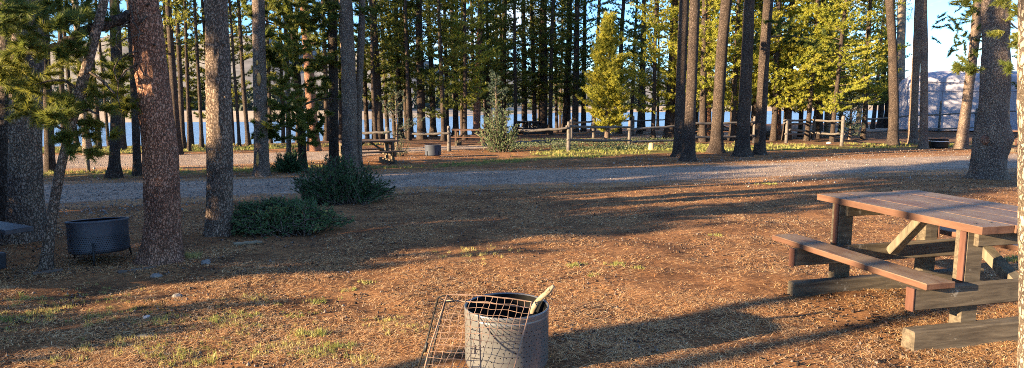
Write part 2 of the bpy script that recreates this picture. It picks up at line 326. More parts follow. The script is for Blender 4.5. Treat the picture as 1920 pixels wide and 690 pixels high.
def lattice(seed, n=64):
    r = np.random.default_rng(seed).random((n, n))
    def f(x, y):
        xi = np.floor(x).astype(int); yi = np.floor(y).astype(int); fx = x - xi; fy = y - yi; fx = fx * fx * (3 - 2 * fx); fy = fy * fy * (3 - 2 * fy)
        g = lambda i, j: r[i % n, j % n]
        return (g(xi, yi) * (1 - fx) + g(xi + 1, yi) * fx) * (1 - fy) + (g(xi, yi + 1) * (1 - fx) + g(xi + 1, yi + 1) * fx) * fy - .5
    return f
LA, LB, LC_, LD = lattice(1), lattice(2), lattice(3), lattice(4)
def relief(x, y):
    x = np.asarray(x, float); y = np.asarray(y, float)
    return LA(x * .8, y * .8) * .07 + LB(x * 2.6, y * 2.6) * .028 + LC_(x * 8, y * 8) * .009 + LD(x * 19, y * 19) * .004
def H(x, y):
    x = np.asarray(x, float); y = np.asarray(y, float); d = road_d(x, y); k = np.clip((d - .25) / 1.2, 0, 1) * np.clip((30 - y) / 10, .3, 1)
    return macro(x, y) + relief(x, y) * k - np.where(d < .1, .012, 0)
def hz(x, y): return float(H(np.array([x]), np.array([y]))[0])
def on(px, py):
    p = G(px, py); p.z = hz(p.x, p.y); return p
def grass_mask(x, y):
    d = road_d(x, y); m = np.interp(y, [12.5, 14.5, 17, 22, 26, 30], [0, .35, .55, .8, .4, .25]) * np.clip(d / .5, 0, 1)
    m = m + np.exp(-((x + 1.8) ** 2 / 3.5 + (y - 4.4) ** 2 / .8)) * .16 + np.exp(-((x + 3.2) ** 2 / 1.2 + (y - 4.6) ** 2 / .5)) * .25
    return m + np.where((x < -4) & (y > 12) & (y < 19), .25, 0)
ys = np.concatenate([np.arange(-14, 2.4, .4), np.arange(2.4, 6.5, .035), np.arange(6.5, 12, .09), np.arange(12, 26, .22), np.arange(26, 60, .8), np.arange(60, 130, 4)])
xs = np.concatenate([np.arange(-90, -20, 3), np.arange(-20, -7, .5), np.arange(-7, -3.6, .1), np.arange(-3.6, 3.9, .04), np.arange(3.9, 7, .1), np.arange(7, 22, .5), np.arange(22, 150, 3)])
def Hg(X, Y):
    out = np.empty_like(X)
    for i in range(len(X)): out[i] = H(X[i], Y[i])
    return out
def rows(fn):
    def g(X, Y):
        out = np.empty_like(X)
        for i in range(len(X)): out[i] = fn(X[i], Y[i])
        return out
    return g
grid_mesh('ground', xs, ys, Hg, M['forest_floor'], {'grass': rows(grass_mask), 'soil': rows(lambda x, y: np.clip((y - 24) / 6, 0, .6))})
def road(name, P, plus=0):
    me = bpy.data.meshes.new(name); v = []; inn = []; acr = []; K = [-.12, -.05, .03, .12, .25, .4, .55, .7, .85, .95, 1.05, 1.12]
    for a, b in P:
        for t in K:
            q = a.lerp(b, t); v.append((q.x, q.y, float(macro(q.x, q.y)) + (.004 if -.1 < t < 1.1 else -.05))); acr.append(t); inn.append(min(1, max(-.4, min(t, 1 - t) * 4 - .1)) + plus)
    n = len(K); f = [(i * n + k, i * n + k + 1, (i + 1) * n + k + 1, (i + 1) * n + k) for i in range(len(P) - 1) for k in range(n - 1)]
    me.from_pydata(v, [], f); me.materials.append(M['gravel']); at = me.attributes.new('inner', 'FLOAT', 'POINT'); at.data.foreach_set('value', inn); at = me.attributes.new('across', 'FLOAT', 'POINT'); at.data.foreach_set('value', acr); me.update()
    o = link(bpy.data.objects.new(name, me)); o['kind'] = 'structure'
    if me.polygons[0].normal.z < 0: me.flip_normals()
road('gravel_road', ROADP); road('gravel_path', LANEP, .35)
# lake
mb = MB(); mb.add([(-900, 19, -1.25), (900, 19, -1.25), (900, 1200, -1.25), (-900, 1200, -1.25)], [(0, 1, 2, 3)]); mb.build('lake_water', M['lake']).__setitem__('kind', 'structure')
FS = [(-400, 60), (-62, 78), (-25, 84), (0, 122), (8, 136), (90, 165), (300, 230), (800, 260)]
def fsy(x): return np.interp(x, [e[0] for e in FS], [e[1] for e in FS])
def farz(X, Y):
    d = Y - fsy(X); ang = X / Y
    top = np.interp(ang, [-1.2, -.8, -.5, -.44, -.3, -.05, .1, .3, .8], [24, 27, 31, 32, 28, 17, 9, 8, 10])
    top = top * (Y / 350) * (1 + .10 * np.sin(ang * 31 + 1) + .05 * np.sin(ang * 83))
    k = np.clip((d - 28) / 190, 0, 1); k = k * k * (3 - 2 * k)
    return -1.25 + np.clip(d * .05, -2, 1.0) + k * top + LA(X * .03, Y * .03) * 3 * k
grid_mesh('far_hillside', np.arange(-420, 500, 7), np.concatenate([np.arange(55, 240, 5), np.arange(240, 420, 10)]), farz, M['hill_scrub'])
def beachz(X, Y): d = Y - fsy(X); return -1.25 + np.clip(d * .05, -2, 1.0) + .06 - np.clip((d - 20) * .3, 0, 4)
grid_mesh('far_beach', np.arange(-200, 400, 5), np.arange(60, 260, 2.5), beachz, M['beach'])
def ridgez(X, Y):
    ang = X / 2600; top = np.interp(ang, [-1, -.5, 0, .08, .2, .26, .4, .6, 1], [80, 110, 60, 100, 125, 90, 60, 90, 70])
    return -20 + top * np.clip(1 - abs(Y - 2600) / 500, 0, 1) * 1.2 * (1 + .1 * np.sin(X * .011) + .05 * np.sin(X * .037))
grid_mesh('distant_hills', np.arange(-3000, 3200, 60), np.arange(2100, 3101, 100), ridgez, M['hill_haze'])
# strip of wood along the far shore
C = []; 
for i in range(330):
    a = rng.uniform(-.9, .8); x = a * 100; x = a * (fsy(np.array(x)) + 26); x = float(x); y = float(fsy(np.array([x]))[0]) + rng.uniform(20, 40); h = rng.uniform(1.5, 4.2) * y / 110; z = float(farz(np.array([x]), np.array([y]))[0])
    t = rng.random(36); an = rng.uniform(0, 6.28, 36); r = (1 - t) * h * .3
    C.append(np.stack([x + r * np.cos(an), y + r * np.sin(an), z + t * h], 1))
C = np.concatenate(C); V, t = needles(C, np.tile([0, 0, 1.], (len(C), 1)), 3, .9, .45, .8)
o = link(bpy.data.objects.new('far_woodland', tri_mesh('far_woodland', V, M['far_wood_leaf']))); tag(o, 'low dark woodland strip along the far shore below the scrubby hill', 'woodland', kind='stuff')

# ------------------------------------------------------------------ picnic tables
def picnic_table(loc, rz, label, L=1.453, W=.973, scale=1, painted=True, inset=.10, group='picnic tables of the campground'):
    r = empty('picnic_table', loc, label, 'picnic table', group, rz, scale)
    B = M['painted_board'] if painted else M['dark_board']; T = M['old_timber'] if painted else M['dark_board']; RP = M['red_paint'] if painted else M['dark_board']
    cx, cy = W / 2, -L / 2       # local origin = centre of the table
    def pb(name, m, fn, **k): q = MB(); fn(q); return q.build(name, m, r, smooth=False, **k)
    def top(q):
        n = 4; w = W / n; e = [0, .012, -.03, .006]; e2 = [0, -.01, .012, -.006]
        for i in range(n): q.box(-cx + i * w + (.003 if i else 0), -cx + (i + 1) * w - .003, -cy * -1 - 0 + e2[i], L / 2 + e[i], .712, .76 + (.0008 if i % 2 else 0), b=.002, jit=.0006)
    def top2(q):
        n = 4; w = W / n; e = [0, .012, -.03, .006]; e2 = [0, -.01, .012, -.006]
        for i in range(n): q.box(-cx + i * w + (.003 if i else 0), -cx + (i + 1) * w - .0015, -L / 2 + e2[i], L / 2 + e[i], .712, .76 + (.0008 if i % 2 else 0), b=.002, jit=.0006)
    q = MB(); top2(q)
    for by in (L / 2 - .25, -L / 2 + .10):
        for k in range(4):
            for dx in (-.06, .06):
                bx = -cx + (k + .5) * W / 4 + dx; q.lathe([(0, .7635), (.006, .7635), (.009, .7615), (.0095, .757)], 8, 1, (bx, by + .01 * dx, 0))
    q.build('tabletop', [B, M['black_iron']], r, smooth=False)
    for s in (-1, 1):
        def bench(q):
            for k in range(1): x0, x1 = sorted((s * (cx + .161), s * (cx + .376))); q.box(x0, x1, -L / 2, L / 2 + .03, .3955, .437, b=.005)
        be = pb('bench', B, bench)
    for fy, py in ((L / 2 - .279, .055), (L / 2 - 1.381 if L < 1.6 else -L / 2 + inset, .055)):
        t = .045
        pb('foot_beam', T, lambda q: q.box(-cx - .412, cx + .412, fy - t, fy + t, -.03, .135, b=.008, jit=.004))
        pb('bench_support', T, lambda q: q.box(-cx - .405, cx + .405, fy - t * .55, fy + t * .55, .26, .395, b=.006, jit=.003))
        pb('top_cleat', T, lambda q: q.box(-cx + .06, cx - .06, fy + .0, fy + .05, .62, .714, b=.005))
        for s in (-1, 1):
            x0, x1 = sorted((s * (cx - .01), s * (cx - .14)))
            pb('post', T, lambda q: q.box(x0, x1, fy + t * .55 + .003, fy + t * .55 + .09, .1, .712, b=.006, jit=.003))
            x0, x1 = sorted((s * (cx - .008), s * (cx + .006)))
            pb('post_trim', RP, lambda q: q.box(x0, x1, fy + t * .55 + .004, fy + t * .55 + .045, .40, .712, b=.003))
            x0, x1 = sorted((s * (cx + .4065), s * (cx + .418)))
            pb('bench_trim', RP, lambda q: q.box(x0, x1, fy - t * .55 - .004, fy + t * .55 + .004, .255, .397, b=.004))
        d = 1 if fy > 0 else -1                # brace from the middle of the top down to the bench support
        def brace(q):
            a = Vector((-.02, d * .10, .70)); b = Vector((-.02, fy - d * .03, .33)); dv = b - a; an = math.atan2(dv.y, -dv.z)
            mt = Matrix.Translation((a + b) / 2) @ Matrix.Rotation(math.atan2(dv.y, -dv.z), 4, 'X')
            q.box(-.045, .045, -.03, .03, -dv.length / 2, dv.length / 2, mat=mt, b=.005)
        pb('brace', M['raw_timber'] if painted else T, brace)
    return r
def tloc(X, Y, th, L, W):        # centre from the far left corner of the top
    ux, uy = Vector((math.cos(th), math.sin(th), 0)), Vector((-math.sin(th), math.cos(th), 0))
    return Vector((X, Y, 0)) + ux * W / 2 - uy * L / 2
c = tloc(2.462, 5.326, .241, 1.453, .973)
picnic_table(c, .241, 'large red-brown picnic table at the right foreground with weathered grey feet')

# ------------------------------------------------------------------ fire rings
def drum_profile(r, z0, z1, lip=.012, rib=None):
    p = [(0, z0), (r * .86, z0), (r * .97, z0 + .012), (r, z0 + .04)]
    for z in (rib or []): p += [(r, z - .008), (r + .0022, z - .003), (r + .0022, z + .003), (r, z + .008)]
    p += [(r, z1 - .035), (r + lip * .6, z1 - .022), (r + lip, z1 - .008), (r + lip * .5, z1), (r - .004, z1 - .001), (r - .010, z1 - .0055)]
    return p
def inner_profile(r, z0, z1, ash): return [(r - .010, z1 - .006), (r - .010, z0 + ash), (r * .5, z0 + ash + .02), (0, z0 + ash + .012)]
def fire_ring(loc, r, z0, z1, m, label, legs=0, lip=.012, rz=0, rib=None, tilt=0, tx=0, group='fire rings of the campground', n=48):
    e = empty('fire_ring', loc, label, 'fire ring', group, rz); e.rotation_euler = (0, 0, rz)
    q = MB(); q.lathe(drum_profile(r, z0, z1, lip, rib=rib), n); d = q.build('drum', m, e); d.rotation_euler = (tx, tilt, 0)
    q = MB(); q.lathe(inner_profile(r, z0, z1, (z1 - z0) * .35), n); q.build('fire_bowl', M['soot'], e).rotation_euler = (tx, tilt, 0)
    for k in range(legs):
        a = 2 * math.pi * k / legs + .9; q = MB(); c, s = math.cos(a), math.sin(a)
        q.tube([((r + .012) * c, (r + .012) * s, z0 + .14), ((r + .014) * c, (r + .014) * s, z0), ((r + .03) * c, (r + .03) * s, -.02)], [.008, .011, .007], 6); q.build('leg', M['black_iron'], e)
    return e
pit = R(950, 571, 3.62); PX, PY, PZ = pit.x, pit.y, pit.z
g0 = hz(PX, PY)
ring = fire_ring((PX, PY, g0), .235, .0, PZ - g0, M['drum_near'], 'grey enamel drum fire ring in the foreground with wire grate leaning on it', rib=[.30], lip=.003, n=96, tilt=.0)
q = MB(); pts = [R(996, 590, PY + .10), R(1001, 578, PY + .08), R(1008, 566, PY + .06), R(1018, 555, PY + .03), R(1029, 545, PY), R(1038, 536, PY - .02)]
pts = [pts[0] + Vector((-.05, .02, -.16))] + pts
q.tube(pts, [.017, .018, .0175, .016, .0155, .014, .009], 10, nz=.5, nzs=45); q.tube([pts[4], pts[5] + Vector((.0, -.01, .012)), pts[5] + Vector((.012, -.012, .03))], [.01, .009, .004], 7)
o = q.build('firewood_stick', M['dead_wood']); tag(o, 'pale bare branch sticking up out of the grey drum', 'firewood')
# wire grate
GR = empty('wire_grate', (0, 0, 0), 'rusty bent wire grate leaning against the front of the drum', 'grill grate')
base_l, base_r = G(762, 800), G(930, 815); gp = Vector(((base_l.x + base_r.x) / 2, base_l.y, 0)); GR.location = (gp.x, gp.y, hz(gp.x, gp.y))
TL, TR = R(838, 553, PY - .19), R(997, 568, PY - .20)
def gpt(a, b):
    top = TL.lerp(TR, a); top.z += .012 * math.sin(a * math.pi); bot = base_l.lerp(base_r, a); bot.z = .01
    p = top.lerp(bot, b); p.y -= .03 * math.sin(b * math.pi) - .02 * a * (1 - b); p += Vector((noise.noise((a * 4, b * 4, 1)), noise.noise((a * 4, b * 4, 5)), 0)) * .012
    return p - Vector(GR.location)
q = MB()
for i in range(14):
    a = i / 13; q.tube([gpt(a, b / 20) + Vector((.0045 * math.sin(b * 1.6 + i * 2.1), 0, 0)) for b in range(21)], .0016, 5, cap=False)
for j in range(1, 20):
    b = j / 20 ; q.tube([gpt(a / 16, b + .004 * math.sin(a * 1.3 + j)) for a in range(17)], .0016, 5, cap=False)
q.build('wire_mesh', M['rust_wire'], GR)
q = MB(); q.tube([gpt(0, 1)] + [gpt(0, 1 - k / 10) for k in range(1, 11)] + [gpt(k / 12, 0) for k in range(1, 13)] + [gpt(1, k / 10) for k in range(1, 11)] + [gpt(1 - k / 5, 1) for k in range(1, 5)], .0040, 6)
q.tube([gpt(-.02, .045), gpt(.5, .055), gpt(1.01, .05)], .0034, 6); q.build('rim', M['rust_wire'], GR)
# black folding wire basket at its left
BK = empty('wire_rack', G(800, 700), 'narrow black wire rack standing on edge left of the rusty grate', 'rack'); BL = Vector(BK.location)
def bk(px, py, Y): return R(px, py, Y) - BL
q = MB(); fr = [bk(779, 705, 3.36), bk(800, 640, 3.38), bk(822, 557, 3.42), bk(835, 565, 3.36), bk(818, 630, 3.33), bk(800, 705, 3.3)]
q.tube(fr, .0045, 6); q.tube([fr[2], bk(838, 553, 3.45), bk(852, 566, 3.38), fr[3]], .004, 6)
q.build('frame', M['black_iron'], BK)
for k in range(1, 8):
    t = k / 8; q = MB(); q.tube([fr[2].lerp(fr[0], t), fr[3].lerp(fr[5], t)], .0026, 5); q.build('cross_wire', M['black_iron'], BK)
q = MB(); q.tube([bk(801, 643, 3.34), bk(797, 660, 3.34)], .008, 8); q.build('latch', M['black_iron'], BK)

# ring on legs at the left
p = G(188, 484)
fire_ring((p.x, p.y, hz(p.x, p.y)), .255, .085, .40, M['drum_blue'], 'dark perforated drum fire ring on thin legs beside the red-barked trunk', legs=3, rz=0, tilt=-.05, tx=-.09, n=72)

# ------------------------------------------------------------------ trees
def trunk_mesh(pts, n=24, step=.12, nz=.05, flare=.35, seed=0, lobes=5, fl_h=.45, ragged=0):
    """pts: list of (Vector, radius) from the base up, local coordinates"""
    q = MB(); P = []; Rr = []
    for (a, ra), (b, rb) in zip(pts, pts[1:]):
        k = max(1, int((b - a).length / step))
        for i in range(k): t = i / k; P.append(a.lerp(b, t)); Rr.append(ra + (rb - ra) * t)
    P.append(pts[-1][0]); Rr.append(pts[-1][1])
    P = [P[max(0, i - 2)] * .15 + P[max(0, i - 1)] * .2 + p * .3 + P[min(len(P) - 1, i + 1)] * .2 + P[min(len(P) - 1, i + 2)] * .15 if i > 1 else p for i, p in enumerate(P)]
    vs = []; ph = seed * 1.7
    P = [P[0] - Vector((0, 0, .15))] + P; Rr = [Rr[0]] + Rr
    for p, r in zip(P, Rr):
        zz = max(0, p.z)
        for k in range(n):
            a = 2 * math.pi * k / n; f = math.exp(-zz / (fl_h * .45)); rr = r * (1 + flare * f * (.75 + .65 * max(0, math.cos(lobes * a + ph)) * f))
            d = Vector((math.cos(a), math.sin(a), 0)); s = p + d * rr
            rr *= 1 + nz * noise.noise(Vector((s.x * 5, s.y * 5, s.z * 1.6 + seed * 9))) * 1.6
            if ragged: rr += ragged * (noise.noise(Vector((s.x * 26, s.y * 26, s.z * 7 + seed))) + .6 * noise.noise(Vector((s.x * 70, s.y * 70, s.z * 28))))
            vs.append(p + d * rr)
    m = len(P); fs = [(i * n + k, i * n + (k + 1) % n, (i + 1) * n + (k + 1) % n, (i + 1) * n + k) for i in range(m - 1) for k in range(n)]
    fs.append(tuple((m - 1) * n + k for k in range(n))); q.add(vs, fs); return q
def crown_data(h, cb, rad, n_whorl_gap=.32, per=5, needle=(.11, .015), nn=13, up=.25, seed=1, sparse=.15, profile=1.0, tw=.14, tintb=.42, top_soft=.9, twr=.28):
    rd = random.Random(seed); C = []; D = []; T = []; wood_ = MB(); z = cb
    while z < h - .1:
        t = (z - cb) / (h - cb)
        Lmax = rad * (min(1, .45 + t * 3) if profile > 0 else 1) * (1 - t) ** top_soft + .12
        for k in range(per):
            if rd.random() < sparse: continue
            a = rd.uniform(0, 6.283); ln = Lmax * rd.uniform(.42, 1.25); u = up + rd.uniform(-.2, .2) - (1 - t) * .18
            d = Vector((math.cos(a), math.sin(a), u)).normalized(); p0 = Vector((0, 0, z + rd.uniform(-.12, .12)))
            pts = [p0 + d * ln * s + Vector((0, 0, .22 * ln * s * s)) for s in (0, .35, .7, 1)]
            wood_.tube(pts, [.012 + .008 * ln, .010 + .004 * ln, .008, .004], 3, cap=False)
            side = Vector((-d.y, d.x, 0)).normalized(); tb = tintb + rd.uniform(-.12, .22); s = .3 if ln > .5 else .1
            while s < 1.02:
                c = p0 + d * ln * s + Vector((0, 0, .22 * ln * s * s)); w = twr * (1.1 - s * .7) * min(1.4, .5 + ln)
                for sg in (-1, 1):
                    if rd.random() < .12: continue
                    o = side * sg * w * rd.uniform(.3, 1.1) + d * w * rd.uniform(.1, .8) + Vector((0, 0, rd.uniform(-.02, .1)))
                    C.append(c + o); D.append(o.normalized() + Vector((0, 0, .5))); T.append(tb + rd.uniform(-.08, .1))
                C.append(c); D.append(d + Vector((0, 0, .4))); T.append(tb); s += tw / max(.3, ln)
        z += n_whorl_gap * rd.uniform(.7, 1.3)
    return C, D, T, wood_, nn, needle
def crown_mesh(name, m='needle', spread=.55, **k):
    C, D, T, w, nn, nd = crown_data(**k); V, t = needles([tuple(c) for c in C], [tuple(d) for d in D], nn, nd[0], nd[1], spread, T); return tri_mesh(name, V, M[m], t, w)
# shared far trees
VAR = []
for i in range(9):
    h = [13, 12, 11, 13, 10, 12, 11.5, 9.5, 12.5][i]; cb = [2.6, 2.0, 3.2, 1.7, 1.2, 2.3, 1.0, 1.1, 3.8][i]; rad = [1.1, 1.25, .95, 1.3, 1.6, 1.05, 1.7, 1.4, 1.0][i]
    cm = crown_mesh('crown', h=h, cb=cb, rad=rad, seed=20 + i, per=5, sparse=.32, needle=(.12, .025), nn=20, tw=.12, twr=.30, n_whorl_gap=.38)
    VAR.append((h, cm))
for i in range(2):
    VAR.append(([10.5, 9][i], crown_mesh('crown', 'needle_sunlit', h=[10.5, 9][i], cb=[1.7, 1.3][i], rad=[1.7, 1.9][i], seed=50 + i, per=6, sparse=.25, needle=(.12, .024), nn=21, tw=.12, twr=.32, n_whorl_gap=.36)))
for i in range(2): VAR.append(([11, 10][i], crown_mesh('crown', h=[11, 10][i], cb=[3.2, 4.5][i], rad=[1.0, .9][i], seed=60 + i, per=4, sparse=.5, needle=(.13, .03), nn=13, tw=.15, twr=.3)))
TR_MESH = []
for i in range(5):
    rd = random.Random(i); pts = [(Vector((0, 0, 0)), 1.0)]; x = y = 0
    for k in range(1, 14): x += rd.uniform(-.035, .035); y += rd.uniform(-.035, .035); pts.append((Vector((x, y, k * 1.0)), 1 - k * .055))
    TR_MESH.append(pts)
def far_tree(loc, r, var, tmesh, rz, lean, mbark, label, group, hs=1.0, bright=False, name='pine_tree'):
    e = empty(name, loc, label, 'tree', group); h, cm = VAR[var]
    e.rotation_euler = (lean[1], lean[0], rz); e.scale = (hs, hs, hs)
    key = (tmesh, round(r, 2), mbark)
    if key not in far_tree.c:
        pts = [(p.copy(), rr * r) for p, rr in TR_MESH[tmesh] if p.z <= h]; far_tree.c[key] = trunk_mesh(pts, 10, .5, .06, .4, seed=tmesh).build('trunk', M[mbark], e).data
        e.children[0].name = 'trunk'
    else: link(bpy.data.objects.new('trunk', far_tree.c[key]), e)
    cr = link(bpy.data.objects.new('crown', cm), e)
    return e
far_tree.c = {}

def custom_tree(label, path, bark_m, group=None, n=28, step=.1, flare=.35, nz=.05, ragged=0, top=9.0, crown=None, cat='tree', lobes=5, seed=0, name='pine_tree', fl_h=.45):
    """path: (px, py, width px) from the base up; all at the depth of the base"""
    b = G(path[0][0], path[0][1]); b.z = hz(b.x, b.y); e = empty(name, b, label, cat, group); pts = []
    for i, (px, py, w) in enumerate(path):
        P = b.copy() if i == 0 else R(px, py, b.y); dep = b.y; pts.append((P - b, w / 2 / F * dep * 1.0))
    a, ra = pts[-2]; c, rc = pts[-1]; d = (c - a).normalized(); k = (top - c.z) / max(.3, d.z)
    if k > .5: pts.append((c + Vector((d.x * .4, d.y * .4, d.z)) * k, rc * .62))
    trunk_mesh(pts, n, step, nz, flare, seed, lobes, fl_h, ragged).build('trunk', M[bark_m], e)
    e['base'] = list(b); del e['base']
    return e, b
def tuft_cloud(e, clusters, m='needle', needle=(.075, .006), nn=26, spread=.5, from_pt=None, name='crown', twig_r=.004, tw_n=9, density=1.0, tint=.25):
    """clusters: (px, py, Y, radius px, n boughs). Each bough: a twig with tufts along it"""
    C = []; D = []; T = []; w = MB(); b = Vector(e.location)
    for (px, py, Y, rp, nb) in clusters:
        c = R(px, py, Y) - b; r = rp / F * Y; tb = tint + random.uniform(-.1, .2)
        for _ in range(int(nb * density)):
            st = c + Vector([random.gauss(0, 1) for _ in range(3)]) * r * .38; d = Vector([random.gauss(0, 1), random.gauss(0, .8), random.gauss(.1, .5)]).normalized(); ln = random.uniform(.5, 1) * min(.45, r * 1.0)
            P = [st + d * ln * s + Vector((0, 0, .1 * ln * s * s)) for s in (0, .5, 1)]; w.tube(P, [twig_r, twig_r * .8, twig_r * .5], 4, cap=False)
            for k in range(tw_n):
                s = .15 + .85 * k / (tw_n - 1); C.append(tuple(st + d * ln * s + Vector((0, 0, .1 * ln * s * s)))); D.append(tuple(d + Vector((0, 0, .25)))); T.append(tb + random.uniform(-.1, .12))
                if random.random() < .35:
                    o = Vector([random.gauss(0, 1) for _ in range(3)]).normalized(); C.append(tuple(Vector(C[-1]) + o * .06)); D.append(tuple(o + d)); T.append(T[-1])
    V, t = needles(C, D, nn, needle[0], needle[1], spread, T, back=.4)
    o = link(bpy.data.objects.new(name, tri_mesh(name, V, M[m], t, w)), e); return o
def limb(e, pts, rad, m='twig', name='limb', n=8):
    b = Vector(e.location); q = MB(); P = [Vector(p) - b for p in pts]
    PP = []; RR = []
    for i in range(len(P) - 1):
        for k in range(4): t = k / 4; PP.append(P[i].lerp(P[i + 1], t) + Vector([random.uniform(-1, 1) for _ in range(3)]) * rad[i] * .25); RR.append(rad[i] + (rad[i + 1] - rad[i]) * t)
    PP.append(P[-1]); RR.append(rad[-1]); q.tube(PP, RR, n, nz=.2, nzs=14); return q.build(name, M[m], e)
def high_crown(e, z, var=0, s=1.0, rz=0):      # upper crown, above the frame
    cm = HC[var % len(HC)]; o = link(bpy.data.objects.new('crown', cm), e); o.location = z if isinstance(z, Vector) else Vector((0, 0, z)); o.scale = (s,) * 3; o.rotation_euler = (0, 0, rz); return o
HC = [crown_mesh('crown', h=4.5, cb=0, rad=1.2, seed=70 + i, per=4, sparse=.25, needle=(.12, .02), nn=9, tw=.2) for i in range(2)]

NT = 'pine trunks at the left of the clearing'
# the largest near trunks
eA, bA = custom_tree('broad dark trunk at the left edge behind the bench', [(50, 452, 60), (48, 300, 52), (50, 150, 50), (56, 0, 48)], 'bark_grey', n=40, ragged=.009, top=9, seed=3)
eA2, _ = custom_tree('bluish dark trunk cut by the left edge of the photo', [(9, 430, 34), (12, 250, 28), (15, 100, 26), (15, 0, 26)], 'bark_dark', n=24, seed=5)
eC, bC = custom_tree('thick red-brown pine trunk beside the dark drum', [(303, 484, 64), (306, 400, 60), (301, 300, 61), (290, 180, 57), (276, 60, 52), (268, 0, 48)], 'bark_red', n=90, step=.022, ragged=.009, top=9, flare=.45, fl_h=.35, seed=1)
eD, bD = custom_tree('straight grey-brown pine trunk left of the low juniper', [(411, 440, 47), (412, 300, 45), (410, 150, 43), (405, 0, 40)], 'bark_grey', n=72, step=.03, ragged=.008, top=9, flare=.25, seed=2, fl_h=.25)
def stubs(e, b, lst):
    for (px, py, L_, r_) in lst:
        side = random.choice((-1, 1)); a = R(px, py, b.y - .0) - Vector(e.location); d = Vector((side * .8, -.9, random.uniform(-.1, .4))).normalized(); q = MB(); q.tube([a, a + d * (.12 + L_ * .5), a + d * (.12 + L_)], [r_, r_ * .8, r_ * .5], 7, nz=.3, nzs=20); q.build('branch_stub', M['twig'], e)
stubs(eC, bC, [(268, 55, .05, .014), (283, 85, .03, .014), (276, 105, .04, .012), (290, 190, .03, .012), (300, 255, .03, .010), (270, 20, .06, .012)])
stubs(eD, bD, [(405, 40, .06, .012), (412, 90, .04, .012), (404, 250, .03, .010), (414, 180, .03, .010)])
eW, bW = custom_tree('stout knobbly pine trunk behind the large picnic table', [(1857, 334, 56), (1857, 290, 55), (1860, 262, 60), (1863, 225, 49), (1866, 120, 44), (1868, 0, 44)], 'bark_grey', n=56, step=.04, ragged=.009, top=9, flare=.28, nz=.14, seed=4, fl_h=.4)
# knob and hollow on the stout trunk
q = MB(); kc = R(1850, 262, bW.y - .22) - Vector(eW.location)
q.lathe([(0, .0), (.045, .02), (.08, .0), (.10, -.05)], 14); kn = q.build('burl', M['bark_red'], eW); kn.location = kc; kn.rotation_euler = (math.radians(80), 0, .3)
eY, bY = custom_tree('pale sunlit trunk cut by the right edge of the photo', [(1948, 800, 66), (1947, 500, 64), (1946, 300, 62), (1944, 0, 56)], 'bark_pale', n=64, step=.04, ragged=.004, top=7, flare=.1, seed=8)
# leaning thin tree with its boughs
eB, bB = custom_tree('thin leaning grey tree with low green boughs between the bench and the drum', [(84, 504, 18), (98, 400, 18), (112, 320, 17), (130, 250, 15), (150, 170, 19), (172, 90, 18), (196, 0, 16)], 'bark_grey', n=24, step=.05, top=6, flare=.5, seed=6, name='leaning_tree')
bY_ = bB.y
limb(eC, [R(262, 22, bC.y), R(225, 38, bC.y - .1), R(190, 48, bC.y - .25), R(150, 62, bC.y - .3), R(120, 82, bC.y - .35), R(85, 94, bC.y - .4), R(40, 98, bC.y - .4), R(-10, 90, bC.y - .4)], [.055, .05, .046, .04, .036, .03, .024, .016], 'bark_dark')
for P in ([(268, 62), (252, 68), (232, 74), (222, 84), (205, 92)], [(262, 96), (240, 100), (222, 112), (213, 130), (222, 160)], [(245, 10), (250, 40), (262, 60), (258, 80)], [(240, 40), (228, 52), (218, 66), (218, 84), (228, 98)],
          [(258, 120), (236, 132), (222, 150), (220, 180), (228, 210)], [(150, 62), (140, 45), (152, 22), (170, 0)], [(276, 30), (262, 44), (256, 18), (250, -5)]):
    limb(eC, [R(a, b, bC.y - .12 - .04 * i) for i, (a, b) in enumerate(P)], [.009, .008, .006, .005, .003][:len(P)], 'twig', name='dead_twig', n=5)
for P in ([(150, 170), (120, 150), (90, 152), (60, 160)], [(130, 250), (100, 232), (75, 200)], [(140, 215), (165, 205), (185, 215)], [(160, 130), (190, 150), (215, 175)], [(128, 258), (112, 255), (105, 250)]):
    limb(eB, [R(a, b, bB.y - .05 * i) for i, (a, b) in enumerate(P)], [.014, .011, .008, .004][:len(P)], 'twig', name='limb', n=6)
tuft_cloud(eB, [(40, 30, 5.6, 50, 26), (110, 20, 5.9, 48, 22), (60, 80, 5.4, 40, 16), (120, 95, 5.7, 34, 12), (20, 130, 5.5, 40, 15), (80, 150, 5.8, 42, 16), (30, 200, 5.8, 36, 9), (130, 40, 5.2, 36, 12), (175, 20, 6, 36, 12), (70, 200, 6.2, 40, 12),
                (120, 212, 5.7, 30, 14), (95, 222, 5.5, 24, 8), (175, 195, 5.9, 34, 12), (190, 240, 6.0, 28, 9), (125, 262, 5.7, 24, 9), (170, 290, 5.9, 20, 5), (150, 235, 6.0, 26, 8), (200, 160, 6.3, 36, 11), (150, 130, 6.2, 34, 9), (225, 120, 6.4, 34, 7), (235, 205, 6.2, 22, 6), (218, 60, 6.5, 30, 7), (0, 60, 5.2, 40, 14), (0, 20, 5.0, 46, 12)], nn=38, needle=(.07, .0042), density=.68, tw_n=12, spread=.42, tint=.32, name='crown')
